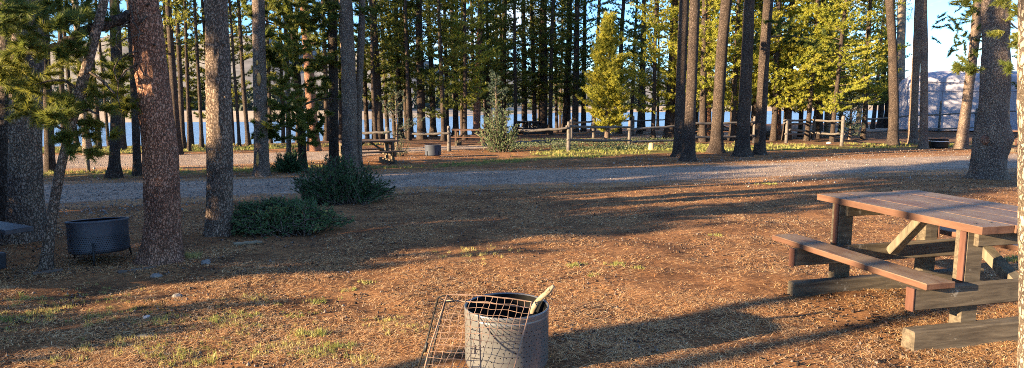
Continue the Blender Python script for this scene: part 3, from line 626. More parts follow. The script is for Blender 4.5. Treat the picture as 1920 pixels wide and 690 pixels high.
# mid-left trunks
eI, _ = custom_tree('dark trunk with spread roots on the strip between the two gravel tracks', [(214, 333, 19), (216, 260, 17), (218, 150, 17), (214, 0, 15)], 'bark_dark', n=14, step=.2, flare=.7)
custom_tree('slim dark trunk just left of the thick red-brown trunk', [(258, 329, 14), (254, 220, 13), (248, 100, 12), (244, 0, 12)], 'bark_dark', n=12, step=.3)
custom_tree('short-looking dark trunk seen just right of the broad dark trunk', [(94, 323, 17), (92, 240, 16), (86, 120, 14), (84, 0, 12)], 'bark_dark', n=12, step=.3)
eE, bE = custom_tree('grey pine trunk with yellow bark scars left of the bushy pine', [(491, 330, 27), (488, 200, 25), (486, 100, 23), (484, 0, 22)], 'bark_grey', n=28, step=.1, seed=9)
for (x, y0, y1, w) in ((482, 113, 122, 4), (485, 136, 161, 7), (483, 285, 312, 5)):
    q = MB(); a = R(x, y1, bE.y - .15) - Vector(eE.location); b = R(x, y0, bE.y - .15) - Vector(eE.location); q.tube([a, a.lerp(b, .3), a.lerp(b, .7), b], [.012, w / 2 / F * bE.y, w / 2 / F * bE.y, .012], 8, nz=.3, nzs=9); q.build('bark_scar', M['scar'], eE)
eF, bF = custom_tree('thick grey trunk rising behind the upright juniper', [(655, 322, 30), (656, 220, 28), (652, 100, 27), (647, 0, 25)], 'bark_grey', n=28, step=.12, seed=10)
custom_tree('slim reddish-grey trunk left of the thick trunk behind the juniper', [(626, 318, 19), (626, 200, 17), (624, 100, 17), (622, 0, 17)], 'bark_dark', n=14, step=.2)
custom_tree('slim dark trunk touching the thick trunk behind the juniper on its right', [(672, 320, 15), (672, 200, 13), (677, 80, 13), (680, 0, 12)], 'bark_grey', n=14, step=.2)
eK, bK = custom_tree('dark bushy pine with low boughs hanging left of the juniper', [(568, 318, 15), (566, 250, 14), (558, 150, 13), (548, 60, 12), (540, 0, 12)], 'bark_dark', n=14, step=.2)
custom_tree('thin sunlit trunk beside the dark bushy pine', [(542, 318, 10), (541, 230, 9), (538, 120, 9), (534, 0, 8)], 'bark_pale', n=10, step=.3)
Yk = bK.y
tuft_cloud(eK, [(540, 20, Yk - .6, 60, 30), (490, 40, Yk - 1, 40, 14), (590, 40, Yk - .4, 60, 30), (560, 90, Yk - 1, 50, 22), (500, 110, Yk - .8, 30, 9), (600, 100, Yk - .3, 42, 16), (520, 160, Yk - 1, 34, 11), (590, 160, Yk, 36, 12), (500, 190, Yk - 1.2, 24, 7), (560, 215, Yk - 1, 46, 22), (510, 238, Yk - 1.2, 36, 16), (490, 245, Yk - 1.2, 22, 8), (590, 235, Yk - .6, 30, 10), (575, 262, Yk - .6, 26, 8), (620, 20, Yk, 50, 18), (470, 15, Yk - .8, 30, 8), (640, 110, Yk - .2, 30, 7), (615, 175, Yk - .2, 24, 6), (700, 25, Yk, 34, 8), (535, 120, Yk - .5, 40, 11)],
           needle=(.11, .020), nn=20, twig_r=.008, tint=.45, density=.95, name='crown')
for P in ([(566, 250), (530, 235), (495, 240)], [(560, 200), (600, 185), (640, 185)], [(558, 150), (520, 120), (480, 110)], [(552, 90), (590, 80), (630, 70)], [(556, 60), (500, 40), (470, 20)]): limb(eK, [R(a, b, Yk - .3 * i) for i, (a, b) in enumerate(P)], [.03, .02, .008], 'twig', n=6)
# right group
G5 = 'five close dark trunks right of the fence'
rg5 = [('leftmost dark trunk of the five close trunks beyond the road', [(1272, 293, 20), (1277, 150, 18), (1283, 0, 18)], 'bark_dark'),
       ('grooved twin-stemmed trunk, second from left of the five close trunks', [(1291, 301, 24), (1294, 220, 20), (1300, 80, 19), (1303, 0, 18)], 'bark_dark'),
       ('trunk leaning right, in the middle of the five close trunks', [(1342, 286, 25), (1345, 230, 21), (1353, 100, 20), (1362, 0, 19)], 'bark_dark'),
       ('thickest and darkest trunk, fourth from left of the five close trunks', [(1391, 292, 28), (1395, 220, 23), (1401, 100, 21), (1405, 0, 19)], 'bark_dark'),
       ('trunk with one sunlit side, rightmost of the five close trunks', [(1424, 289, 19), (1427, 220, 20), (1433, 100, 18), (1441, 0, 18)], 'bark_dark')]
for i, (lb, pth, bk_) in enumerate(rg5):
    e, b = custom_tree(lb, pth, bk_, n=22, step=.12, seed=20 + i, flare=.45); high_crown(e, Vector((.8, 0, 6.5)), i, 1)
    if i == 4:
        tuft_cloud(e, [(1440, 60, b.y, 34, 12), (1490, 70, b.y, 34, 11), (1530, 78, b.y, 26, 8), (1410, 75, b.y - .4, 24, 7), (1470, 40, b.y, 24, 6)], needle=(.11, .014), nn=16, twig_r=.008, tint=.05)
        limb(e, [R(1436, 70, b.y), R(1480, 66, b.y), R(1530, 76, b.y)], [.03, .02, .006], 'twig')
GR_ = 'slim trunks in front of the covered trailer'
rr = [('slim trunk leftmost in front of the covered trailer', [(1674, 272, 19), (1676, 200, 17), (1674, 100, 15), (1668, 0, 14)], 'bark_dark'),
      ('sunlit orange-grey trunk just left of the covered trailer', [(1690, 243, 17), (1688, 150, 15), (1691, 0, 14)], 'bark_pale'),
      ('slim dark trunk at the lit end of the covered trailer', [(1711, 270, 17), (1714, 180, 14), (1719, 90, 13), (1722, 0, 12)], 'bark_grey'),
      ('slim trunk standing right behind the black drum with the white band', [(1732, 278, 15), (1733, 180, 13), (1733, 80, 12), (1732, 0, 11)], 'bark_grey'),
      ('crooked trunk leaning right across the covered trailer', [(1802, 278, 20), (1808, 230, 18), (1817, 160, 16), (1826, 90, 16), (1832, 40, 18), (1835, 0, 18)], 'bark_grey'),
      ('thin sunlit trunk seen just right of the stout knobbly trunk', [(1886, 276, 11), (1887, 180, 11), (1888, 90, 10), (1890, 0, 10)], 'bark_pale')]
for i, (lb, pth, bk_) in enumerate(rr):
    e, b = custom_tree(lb, pth, bk_, n=18, step=.15, seed=30 + i); high_crown(e, Vector((0, 0, 6.8)), i, .9)
    if i == 4: tuft_cloud(e, [(1830, 20, b.y, 48, 26), (1800, 60, b.y, 26, 9), (1850, 55, b.y, 30, 12), (1775, 30, b.y, 22, 6), (1815, 95, b.y - .3, 24, 8), (1790, 95, b.y, 18, 4)], needle=(.11, .014), nn=16, twig_r=.008, tint=.12)
tuft_cloud(eW, [(1830, 4, 10.6, 30, 9), (1912, 12, 9.6, 34, 11), (1916, 85, 9.6, 18, 6), (1820, 122, 9.8, 20, 6), (1900, 60, 10, 26, 6), (1800, 130, 9.9, 12, 3), (1890, 130, 9.8, 15, 3)], needle=(.085, .010), nn=20, tint=.3)
limb(eW, [R(1862, 30, bW.y), R(1890, 40, bW.y - .4), R(1915, 60, bW.y - .8)], [.03, .02, .008], 'twig'); limb(eW, [R(1855, 130, bW.y), R(1835, 125, bW.y - .2), R(1808, 128, bW.y - .4)], [.015, .010, .004], 'twig')
for e, z in ((eA, 6), (eC, 6.5), (eD, 6.5), (eW, 6.5), (eE, 7), (eF, 7)): high_crown(e, z, 0, .8)

# young sunlit pine
def cone_tree(name, label, px, pyb, pyt, rpx, m, cat='tree', seed=1, per=7, nn=16, gap=.16, needle=(.10, .014), bark_m='bark_grey', sparse=.05, cb=.25, tw=.11, tint=.35, Y=None, twr=.28, up=.45):
    b = on(px, pyb); t = R(px, pyt, b.y); h = t.z - b.z; rad = rpx / F * b.y; e = empty(name, b, label, cat)
    trunk_mesh([(Vector((0, 0, 0)), .018 * h + .01), (Vector((.02, 0, h * .5)), .011 * h), (Vector((0, 0, h * .97)), .008)], 10, .3, seed=seed).build('trunk', M[bark_m], e)
    cm = crown_mesh('crown', m, h=h, cb=cb, rad=rad, seed=seed, per=per, sparse=sparse, needle=needle, nn=nn, n_whorl_gap=gap, up=up, tw=tw, tintb=tint, top_soft=.75, twr=twr)
    link(bpy.data.objects.new('crown', cm), e); return e
cone_tree('young_pine', 'young yellow-green pine in full sun behind the rail fence', 1138, 264, 30, 46, 'needle_sunlit', seed=3, cb=.45, nn=20, per=10, needle=(.12, .026), tw=.085, tint=.62, sparse=.12)
cone_tree('young_spruce', 'small thin green spruce beside the mid-distance picnic table', 744, 284, 170, 46, 'needle_blue', seed=4, per=4, gap=.18, nn=12, sparse=.3, needle=(.07, .012))
cone_tree('young_spruce', 'narrow blue-green spruce with a pointed top near the fence gap', 930, 282, 135, 24, 'needle_blue', seed=5, per=5, gap=.16, nn=12, sparse=.2, needle=(.07, .012), cb=.7)
cone_tree('young_spruce', 'bluish bushy spruce at the right end of the short rail fence', 1592, 262, 130, 42, 'needle_blue', seed=6, per=6, gap=.16, nn=14, sparse=.15, needle=(.08, .014))
def stemmy(name, label, px, pyb, wpx, hpx, m, nst, cat='shrub', needle=(.045, .010), nn=10, lean=1.0, seed=1, tuft=14, tint=.4, spread=.5, dz=0, depthw=.7, droop=0, side=.06, low=.15):
    rd = random.Random(seed); b = on(px, pyb); e = empty(name, b, label, cat); C = []; D = []; T = []; w = MB(); sx = wpx / 2 / F * b.y; sh = hpx / F * b.y
    for _ in range(nst):
        a = rd.uniform(0, 6.283); rr = rd.random() ** .6; rr *= 1 + .22 * math.sin(a * 3 + seed) + .1 * math.sin(a * 7); tip = Vector((math.cos(a) * rr * sx * lean, math.sin(a) * rr * sx * depthw, sh * (1 - .45 * rr * rr) * rd.uniform(.4, 1.3)))
        st = Vector((tip.x * .25 + rd.uniform(-1, 1) * sx * low, tip.y * .25 + rd.uniform(-1, 1) * sx * low, .0)); tb = tint + rd.uniform(-.25, .25)
        mid = st.lerp(tip, .5) + Vector((0, 0, droop * sh)); P = [st, mid, tip]; w.tube(P, [.008, .006, .003], 4, cap=False)
        for k in range(tuft):
            s = .18 + .85 * k / tuft; q_ = (st * (1 - s) + mid * s) * (1 - s) + (mid * (1 - s) + tip * s) * s; o = Vector([rd.gauss(0, 1) for _ in range(3)]) * side * (1.1 - .6 * s); d = (tip - st).normalized() + o * 6
            C.append(tuple(q_ + o)); D.append(tuple(d)); T.append(tb + rd.uniform(-.1, .1))
    V, t = needles(C, D, nn, needle[0], needle[1], spread, T, back=.5); link(bpy.data.objects.new('foliage', tri_mesh('foliage', V, M[m], t)), e); w.build('stems', M['twig'], e); return e
stemmy('juniper_bush', 'upright dark green juniper bush at the edge of the gravel road', 635, 378, 190, 72, 'juniper', 330, seed=1, nn=14, needle=(.035, .008), tuft=16, spread=.35, side=.035, low=.5)
stemmy('juniper_bush', 'low spreading juniper mat in front of the straight grey-brown trunk', 528, 428, 230, 50, 'juniper', 420, seed=2, nn=14, needle=(.030, .008), tuft=16, spread=.5, side=.035, droop=.25, lean=1.0, low=.6, tint=.6)
stemmy('pine_sapling', 'small dark pine sapling behind the upright juniper', 545, 322, 70, 38, 'juniper', 60, cat='sapling', seed=3, nn=16, needle=(.09, .012), tuft=9, tint=.3)
stemmy('leafy_shrub', 'sunlit grey-green leafy shrub at the fence gap', 936, 284, 84, 78, 'cover_leaf', 90, seed=4, nn=7, needle=(.05, .028), tuft=14, side=.12, tint=.55, low=.2)
stemmy('bare_shrub', 'thin twiggy shrub beside the mid-distance picnic bench', 752, 292, 46, 40, 'cover_leaf', 26, seed=5, nn=3, needle=(.04, .015), tuft=6, side=.08, tint=.2)

# background pines: (px, width px, base row, variant, bark)
BG = [(705, 9, 264, 1, 'bark_dark'), (768, 8, 263, 4, 'bark_dark'), (832, 9, 264, 7, 'bark_dark'), (872, 9, 262, 9, 'bark_dark'), (655, 9, 266, 3, 'bark_dark'), (560, 8, 268, 5, 'bark_dark'), (1225, 9, 263, 10, 'bark_dark'), (1295, 9, 263, 10, 'bark_dark'), (1350, 10, 262, 9, 'bark_dark'), (1432, 8, 261, 9, 'bark_dark'), (1512, 9, 264, 9, 'bark_dark'), (1560, 9, 266, 10, 'bark_dark'), (1618, 9, 262, 9, 'bark_dark'), (335, 14, 290, 5, 'bark_dark'), (355, 8, 283, 2, 'bark_dark'), (378, 6, 276, 8, 'bark_dark'), (449, 6, 274, 2, 'bark_dark'), (466, 7, 272, 0, 'bark_dark'), (590, 20, 283, 0, 'bark_red'),
      (688, 9, 258, 0, 'bark_dark'), (712, 15, 262, 3, 'bark_dark'), (727, 9, 255, 1, 'bark_dark'), (752, 12, 258, 5, 'bark_dark'), (771, 8, 258, 0, 'bark_dark'), (791, 16, 261, 1, 'bark_dark'), (812, 13, 256, 3, 'bark_dark'),
      (838, 7, 255, 0, 'bark_dark'), (853, 11, 255, 5, 'bark_dark'), (893, 13, 257, 3, 'bark_red'), (918, 9, 256, 1, 'bark_dark'), (944, 8, 252, 0, 'bark_dark'), (966, 8, 254, 3, 'bark_dark'), (984, 11, 250, 3, 'bark_dark'),
      (1003, 8, 250, 1, 'bark_dark'), (1018, 16, 250, 3, 'bark_dark'), (1031, 9, 252, 5, 'bark_dark'), (1044, 6, 248, 2, 'bark_dark'), (1060, 14, 248, 3, 'bark_dark'), (1078, 12, 250, 1, 'bark_dark'), (1094, 10, 248, 3, 'bark_dark'),
      (1112, 9, 246, 5, 'bark_dark'), (1160, 9, 250, 1, 'bark_dark'), (1182, 8, 246, 8, 'bark_dark'), (1199, 10, 250, 0, 'bark_dark'), (1207, 7, 245, 8, 'bark_dark'), (1233, 6, 242, 5, 'bark_dark'), (1254, 18, 262, 9, 'bark_dark'),
      (1318, 12, 266, 9, 'bark_dark'), (1372, 12, 264, 10, 'bark_dark'), (1330, 8, 256, 9, 'bark_red'), (1410, 10, 262, 9, 'bark_dark'), (1450, 11, 264, 10, 'bark_dark'), (1458, 14, 261, 9, 'bark_red'), (1475, 15, 263, 10, 'bark_dark'), (1500, 8, 256, 10, 'bark_dark'),
      (1530, 14, 260, 9, 'bark_dark'), (1553, 14, 258, 10, 'bark_pale'), (1575, 9, 254, 9, 'bark_dark'), (1607, 10, 250, 5, 'bark_pale'), (1622, 8, 240, 3, 'bark_dark'), (1636, 8, 242, 3, 'bark_dark'), (1650, 11, 240, 1, 'bark_dark'), (1662, 11, 240, 5, 'bark_dark'),
      (120, 10, 285, 5, 'bark_dark'), (165, 12, 290, 1, 'bark_pale'), (185, 9, 280, 5, 'bark_dark'), (232, 8, 282, 2, 'bark_dark'), (30, 9, 285, 5, 'bark_dark'), (345, 9, 280, 1, 'bark_dark'), (700, 7, 258, 2, 'bark_dark'), (740, 7, 252, 2, 'bark_dark'),
      (60, 12, 288, 1, 'bark_dark'), (145, 8, 276, 2, 'bark_dark'), (-20, 10, 284, 1, 'bark_dark'), (205, 7, 276, 5, 'bark_dark'), (320, 9, 268, 1, 'bark_dark'), (362, 8, 266, 5, 'bark_dark'), (436, 7, 266, 1, 'bark_dark'), (395, 7, 266, 3, 'bark_dark'), (508, 8, 266, 0, 'bark_dark'), (530, 7, 264, 5, 'bark_dark'), (612, 8, 264, 3, 'bark_dark'), (640, 9, 262, 1, 'bark_dark'), (275, 8, 268, 3, 'bark_dark'), (1930, 12, 250, 3, 'bark_dark'), (1960, 12, 255, 1, 'bark_dark')]
LM = [(-40, 'the leaning grey tree'), (303, 'the thick red-brown trunk'), (411, 'the straight grey-brown trunk'), (491, 'the trunk with yellow scars'), (655, 'the thick trunk behind the juniper'), (744, 'the small thin spruce'),
      (840, 'the fence post by the gap'), (936, 'the sunlit leafy shrub'), (1066, 'the paired fence posts'), (1136, 'the young yellow-green pine'), (1282, 'the leftmost of the five close trunks'), (1391, 'the darkest of the five close trunks'),
      (1525, 'the short rail fence'), (1592, 'the bluish bushy spruce'), (1690, 'the covered trailer'), (1860, 'the stout knobbly trunk')]
ORD = ['first', 'second', 'third', 'fourth', 'fifth', 'sixth', 'seventh', 'eighth', 'ninth', 'tenth', 'eleventh', 'twelfth']
extra = []
rd = random.Random(11)
for k in range(26):               # fill between the listed ones, nearer the water
    px = rd.choice([rd.uniform(680, 1120), rd.uniform(1290, 1665), rd.uniform(680, 1665)])
    if 1105 < px < 1200 or 1205 < px < 1245: continue
    extra.append((px, rd.uniform(5, 10), rd.uniform(238, 252), rd.choice([0, 1, 3, 5, 5] if px < 1250 else [3, 4, 6, 10, 9, 1]), 'bark_dark'))
allbg = sorted(BG + extra, key=lambda t: t[0]); cnt = {}
SDX, SDY = math.sin(SUN_AZ), math.cos(SUN_AZ)
TG = [G(1136, 262)] + [G(t[0], t[2]) for t in BG if t[3] in (9, 10)]
def in_the_way(b):
    for k, t in enumerate(TG):
        s_ = (t.x - b.x) * SDX + (t.y - b.y) * SDY; l_ = abs((t.x - b.x) * SDY - (t.y - b.y) * SDX)
        if 1.5 < s_ < 34 and l_ < (1.9 if k == 0 else 1.2): return 2 if k == 0 else 1
    return False
desc = {'bark_dark': 'dark', 'bark_red': 'reddish', 'bark_pale': 'pale sunlit', 'bark_grey': 'grey'}
for i, (px, w, pyb, var, bk_) in enumerate(allbg):
    b = G(px, pyb); ye = float(edge_y(b.x)); 
    if b.y > ye + 3: f_ = (ye + 3) / b.y; b = Vector((b.x * f_, b.y * f_, 0))
    iw = in_the_way(b)
    if iw and (var < 9 or iw == 2): var = 12 if iw == 2 else 11
    b.z = float(macro(b.x, b.y)) - .03; r = max(.055, round(w / 2 / F * b.y / .02) * .02)
    lm = [j for j, (x, _) in enumerate(LM) if x <= px]; j = lm[-1] if lm else 0; cnt[(j, bk_)] = cnt.get((j, bk_), 0) + 1
    lab = f"{ORD[min(11, cnt[(j, bk_)] - 1)]} {desc[bk_]} far pine trunk to the right of {LM[j][1]}"
    far_tree(b, r, var, i % 5, rd.uniform(0, 6.28), (rd.uniform(-.035, .035), rd.uniform(-.03, .03)), bk_, lab, 'pines along the lakeshore', hs=rd.uniform(.9, 1.1))

# ------------------------------------------------------------------ unseen pines added left of the view to shade the clearing
OFF = [(-7.0, 2.3, .95, .4, 'unseen shade-casting knee-high sapling with thin boughs at the left of the foreground'), (-9.0, -1.0, 7.0, .9, 'bare slender pine left of the foreground'), (-9.0, -.3, 7.5, .9, 'bare slender pine beside its twin left of the foreground'), (-12.4, 2.4, 6.5, .9, 'bare leaning pine left behind the saplings'),
       (-9.0, 3.6, 2.3, 1.2, 'unseen shade-casting bushy young pine left of the clearing, nearest the bench'), (-9.3, 5.3, 2.4, 1.2, 'unseen shade-casting bushy young pine left of the clearing, beside the nearest one'),
       (-9.6, 7.0, 2.9, 1.3, 'unseen shade-casting bushy young pine left of the clearing, facing the dark drum'), (-10.6, 8.6, 3.2, 1.3, 'unseen shade-casting young pine with full boughs beside the gravel road at the left'),
       (-8.0, 2.3, .72, .5, 'unseen shade-casting knee-high pine seedling in front of the young pines'), (-12.8, 7.6, 3.9, 1.6, 'unseen shade-casting full-boughed pine in the back row, nearest the camera'),
       (-13.6, 9.2, 4.9, 1.5, 'unseen shade-casting tallest full-boughed pine in the back row at the left'), (-13.6, 10.8, 4.4, 1.3, 'unseen shade-casting full-boughed pine in the back row, nearest the lake'), (-12.0, 4.9, 2.4, 1.2, 'unseen shade-casting low pine in the back row behind the bushy young pines'),
       (-11.2, 4.0, 7.5, 1.5, 'bare-stemmed tall pine behind the nearest bushy young pine'), (-10.8, 5.4, 8.0, 1.5, 'bare-stemmed tall pine beside the low back-row pine')]
for i, (x, y, h, r, lb) in enumerate(OFF):
    e = empty('young_pine', (x, y, hz(x, y)), lb, 'tree', 'unseen shade pines left of the clearing')
    trunk_mesh([(Vector((0, 0, 0)), .05 + .01 * h), (Vector((0, 0, h * .95)), .01)], 10, .4).build('trunk', M['bark_grey'], e)
    cm = crown_mesh('crown', h=h, cb=.05 if 'bare' not in lb else 3.9, rad=r, seed=90 + i, per=10 if h < 4 else 8, sparse=.0, needle=(.12, .03), nn=14, n_whorl_gap=.15, tw=.10, top_soft=.35, profile=0)
    link(bpy.data.objects.new('crown', cm), e)

# ------------------------------------------------------------------ mid distance furniture
def at_base(px, py): p = on(px, py); return p
p = at_base(690, 306); picnic_table(p, -1.05, 'small-looking reddish picnic table beside the thin green spruce', L=1.9, W=.75, scale=.78)
p = at_base(1345, 262); picnic_table(p, 1.45, 'grey-topped picnic table behind the five close dark trunks', L=2.1, W=.75, scale=.95)
p = at_base(880, 272); picnic_table(p, 1.5, 'pale-topped picnic table beyond the gap in the fence', L=1.6, W=.7, scale=.8)
p = at_base(990, 251); picnic_table(p, .6, 'tiny dark picnic table by the water left of the paired posts', L=1.5, W=.75, scale=.9, painted=False)
p = at_base(1925, 283); picnic_table(p, 1.3, 'brown picnic table cut by the right edge behind the stout trunk', L=1.9, W=.75, scale=.9)
picnic_table((-5.40, 5.40, hz(-5.40, 5.40)), 1.086, 'dark picnic table whose bench end shows at the left edge', L=2.0, W=.9, painted=False, inset=.62)
for (px, py, r, h, lb, m_) in ((812, 294, .23, .36, 'dark blue drum fire ring in front of the mid-distance rail fence', 'drum_dark'), (1253, 262, .23, .34, 'dark drum fire ring behind the fence left of the five close trunks', 'drum_dark')):
    p = at_base(px, py); fire_ring(p, r, .05, h, M[m_], lb, legs=4)
p = at_base(1759, 277); e = fire_ring(p, .30, .0, .30, M['black_iron'], 'low black drum with a white band in front of the covered trailer')
q = MB(); q.lathe([(.302, .225), (.306, .227), (.306, .248), (.302, .25)], 48); q.build('white_band', M['white_band'], e)
q = MB(); b = at_base(1221, 281); q.lathe([(.11, -.05), (.10, .05), (.085, .22), (.0, .24)], 12); o = q.build('tree_stump', M['cut_wood'], loc=b); tag(o, 'small pale tree stump in the sunlit grass before the fence', 'stump')
def log(name, label, cat, a, b, r, m='grey_log', z=0):
    A, B = on(*a), on(*b); c = (A + B) / 2; q = MB(); n = 14; P = [A.lerp(B, i / n) - c + Vector((0, 0, r * .8 + z + .15 * r * math.sin(i * 1.3))) for i in range(n + 1)]
    q.tube(P, [r * (1 - .3 * i / n) for i in range(n + 1)], 9, nz=.25, nzs=8); o = q.build(name, M[m], loc=c); return tag(o, label, cat)
log('fallen_log', 'weathered log lying beside the left end of the short rail fence', 'log', (1440, 258), (1475, 256), .19)
log('fallen_log', 'long grey log lying on the ground left of the paired posts', 'log', (962, 272), (1060, 265), .09)
log('fallen_branch', 'bleached flat branch on the needles in front of the low juniper', 'branch', (438, 462), (492, 457), .022, 'dead_wood')
log('exposed_root', 'grey surface root left of the dark drum trunk', 'root', (222, 514), (292, 500), .02, 'root_bark', -.012)
log('exposed_root', 'short grey root lump below the leaning thin tree', 'root', (62, 514), (118, 506), .022, 'root_bark', -.01)
def rock(label, px, py, r, m='stone', sq=(1, 1, .6), seed=1, name='rock'):
    b = on(px, py); q = MB(); n = 14; vs = []
    pr = [(math.sin(math.pi * (i + .02) / 9.04), math.cos(math.pi * i / 9)) for i in range(10)]
    for rr, z in pr:
        for k in range(n):
            a = 2 * math.pi * k / n; v = Vector((rr * math.cos(a), rr * math.sin(a), z)); v *= 1 + .45 * noise.noise(v * 1.4 + Vector((seed * 3, 0, 0))); vs.append((v.x * r * sq[0], v.y * r * sq[1], v.z * r * sq[2] + r * sq[2] * .5))
    q.add(vs, [(i * n + k, i * n + (k + 1) % n, (i + 1) * n + (k + 1) % n, (i + 1) * n + k) for i in range(9) for k in range(n)]); o = q.build(name, M[m], loc=b, smooth=False); return tag(o, label, 'rock')
rock('grey stone between the red-brown trunk and the straight trunk', 386, 493, .045, seed=1); rock('white stone in the grass before the short rail fence', 1554, 270, .09, 'pale_stone', seed=2)
rock('flat grey stone just right of the surface root', 293, 520, .045, seed=3, sq=(1.2, .8, .4)); rock('small white stone on the needles left of the clearing', 652, 507, .013, 'pale_stone', seed=4)
rock('small dark stone on the sunlit needles at the left', 332, 560, .03, seed=5, sq=(1.3, .9, .6)); rock('pale stone on the needles below the dark stone', 275, 595, .022, 'pale_stone', seed=6)
rock('orange-brown bark slab on the needles at lower left', 272, 626, .05, 'cut_wood', (1.2, .7, .15), 7, 'bark_piece')

# fences
def post(par, base, h, r, seed=0, lean=(0, 0), m='grey_log'):
    q = MB(); b = Vector(base) - Vector(par.location); P = [b + Vector((lean[0] * t, lean[1] * t, -.1 + (h + .1) * t)) for t in (0, .25, .5, .75, .96, 1)]
    q.tube(P, [r * 1.08, r, r, r * .97, r * .93, r * .7], 10, nz=.18, nzs=7, seed=seed); return q.build('post', M[m], par)
def rail(par, a, b, r, seed=0, m='grey_log'):
    q = MB(); o = Vector(par.location); n = 12; a = Vector(a); b = Vector(b); P = [a.lerp(b, i / n) - o + Vector((0, 0, .03 * noise.noise(Vector((i * .5, seed * 5.1, 0))) - .02 * math.sin(math.pi * i / n))) for i in range(n + 1)]
    q.tube(P, [r * (1.05 - .25 * i / n) * (.75 if i in (0, n) else 1) for i in range(n + 1)], 9, nz=.2, nzs=6, seed=seed); return q.build('rail', M[m], par)
def fence(label, posts, rails, pr=.062, rr_=.046):
    """posts (px, base row, top row); rails (px0, py0, post index for depth, px1, py1, post index)"""
    B = [on(x, yb) for x, yb, yt in posts]; e = empty('rail_fence', B[0], label, 'fence', 'rail fences of the campground')
    for i, ((x, yb, yt), b) in enumerate(zip(posts, B)): post(e, b, R(x, yt, b.y).z - b.z, pr, i)
    for k, (x0, y0, i, x1, y1, j) in enumerate(rails): rail(e, R(x0, y0, B[i].y - .05), R(x1, y1, B[j].y - .05), rr_, k)
fence('single-rail log fence stretch beside the thin green spruce', [(727, 284, 238), (842, 283, 236)], [(668, 249, 0, 734, 247, 0), (770, 251, 1, 846, 249, 1)])
fence('long two-rail log fence running right from the fence gap past the dark trunks', [(1066, 284, 228), (1180, 273, 226), (1293, 270, 222), (1413, 268, 218)],
      [(972, 245, 0, 1068, 240, 0), (1062, 237, 0, 1184, 238, 1), (1064, 262, 0, 1184, 263, 1), (1176, 243, 1, 1296, 232, 2), (1178, 266, 1, 1296, 260, 2), (1290, 232, 2, 1418, 228, 3), (1290, 257, 2, 1418, 254, 3)])
fence('short angled log fence branching back from the paired posts', [(1071, 268, 224), (1113, 260, 222)], [(1068, 230, 0, 1116, 227, 1), (1068, 250, 0, 1116, 246, 1)], .07, .045)
fence('far thin rail fence behind the young yellow-green pine', [(1187, 254, 217), (1262, 250, 214)], [(1170, 227, 0, 1264, 223, 1)], .06, .04)
fence('short two-panel log fence left of the bluish bushy spruce', [(1474, 268, 226), (1525, 262, 217), (1578, 274, 217)],
      [(1470, 231, 0, 1526, 231, 1), (1470, 226, 0, 1526, 224, 1), (1472, 251, 0, 1526, 250, 1), (1520, 225, 1, 1584, 226, 2), (1520, 249, 1, 1584, 251, 2), (1480, 243, 0, 1526, 245, 1)], .062, .046)
fence('thin dark rail fence in front of the covered trailer', [(1706, 250, 214), (1828, 250, 203)], [(1620, 224, 0, 1708, 217, 0), (1620, 248, 0, 1708, 242, 0), (1702, 217, 0, 1832, 211, 1), (1702, 242, 0, 1832, 239, 1), (1826, 212, 1, 1905, 208, 1)], .07, .045)
q = MB(); b = on(1777, 249); b.y += .8; q.tube([(0, 0, -.1), (0, 0, .9), (.01, 0, 1.75)], [.06, .055, .05], 8, nz=.1); tag(q.build('wooden_post', M['grey_log'], loc=b), 'tall thin wooden post against the covered trailer', 'post')
q = MB(); b = on(166, 322); q.tube([(0, 0, -.1), (0, 0, .25), (.0, 0, .3)], [.04, .04, .035], 8, nz=.1); tag(q.build('marker_post', M['grey_log'], loc=b), 'short grey marker post beside the left gravel track', 'post')
# covered trailer
b = on(1697, 249); TRL = empty('covered_trailer', (b.x + 6.7, b.y + 2.6, float(macro(b.x, b.y))), 'large camping trailer under a pale grey cloth cover at the right', 'trailer', rz=-.24)
LX, LY, HH = 9.6, 2.6, R(1740, 131, b.y + 1.2).z - TRL.location.z
q = MB(); sec = []; ns = 44
def prof(t):                     # cross section, t 0..1 over the top from front skirt to back skirt
    pts = [(-1, 0), (-1.0, .45), (-1.0, .84), (-.97, .885), (-.5, .97), (0, 1), (.5, .97), (.97, .885), (1, .84), (1.0, .45), (1, 0)]
    f = t * (len(pts) - 1); i = min(int(f), len(pts) - 2); k = f - i; return pts[i][0] * (1 - k) + pts[i + 1][0] * k, pts[i][1] * (1 - k) + pts[i + 1][1] * k
NX = 110
for i in range(NX + 1):
    x = -LX / 2 + LX * i / NX; ins = max(0, 1 - (x + LX / 2) / .7) ; ins2 = max(0, 1 - (LX / 2 - x) / .7); ins = max(ins, ins2)
    for k in range(ns + 1):
        a, z = prof(k / ns); sc = 1 - .10 * ins ** 2; zz = z * HH * (1 - .10 * ins ** 2 - .02 * math.sin(x * 1.1)) + .04
        w = noise.noise(Vector((x * 1.3, a * 2.0, z * 2.2))) * .035 + abs(noise.noise(Vector((x * 1.4 + z * 1.6, a, z * 1.2)))) * .07 + .006 * noise.noise(Vector((x * 7 + z * 3, a, z * 4)))
        sag = .05 * abs(math.sin((x + 1) * 1.5)) * (z if z > .95 else 0)
        q.v.append((x, a * LY / 2 * sc + (-w if a < 0 else w) * min(1, abs(a) * 1.2), zz - sag * .5))
n1 = ns + 1
q.f += [(i * n1 + k, (i + 1) * n1 + k, (i + 1) * n1 + k + 1, i * n1 + k + 1) for i in range(NX) for k in range(ns)]
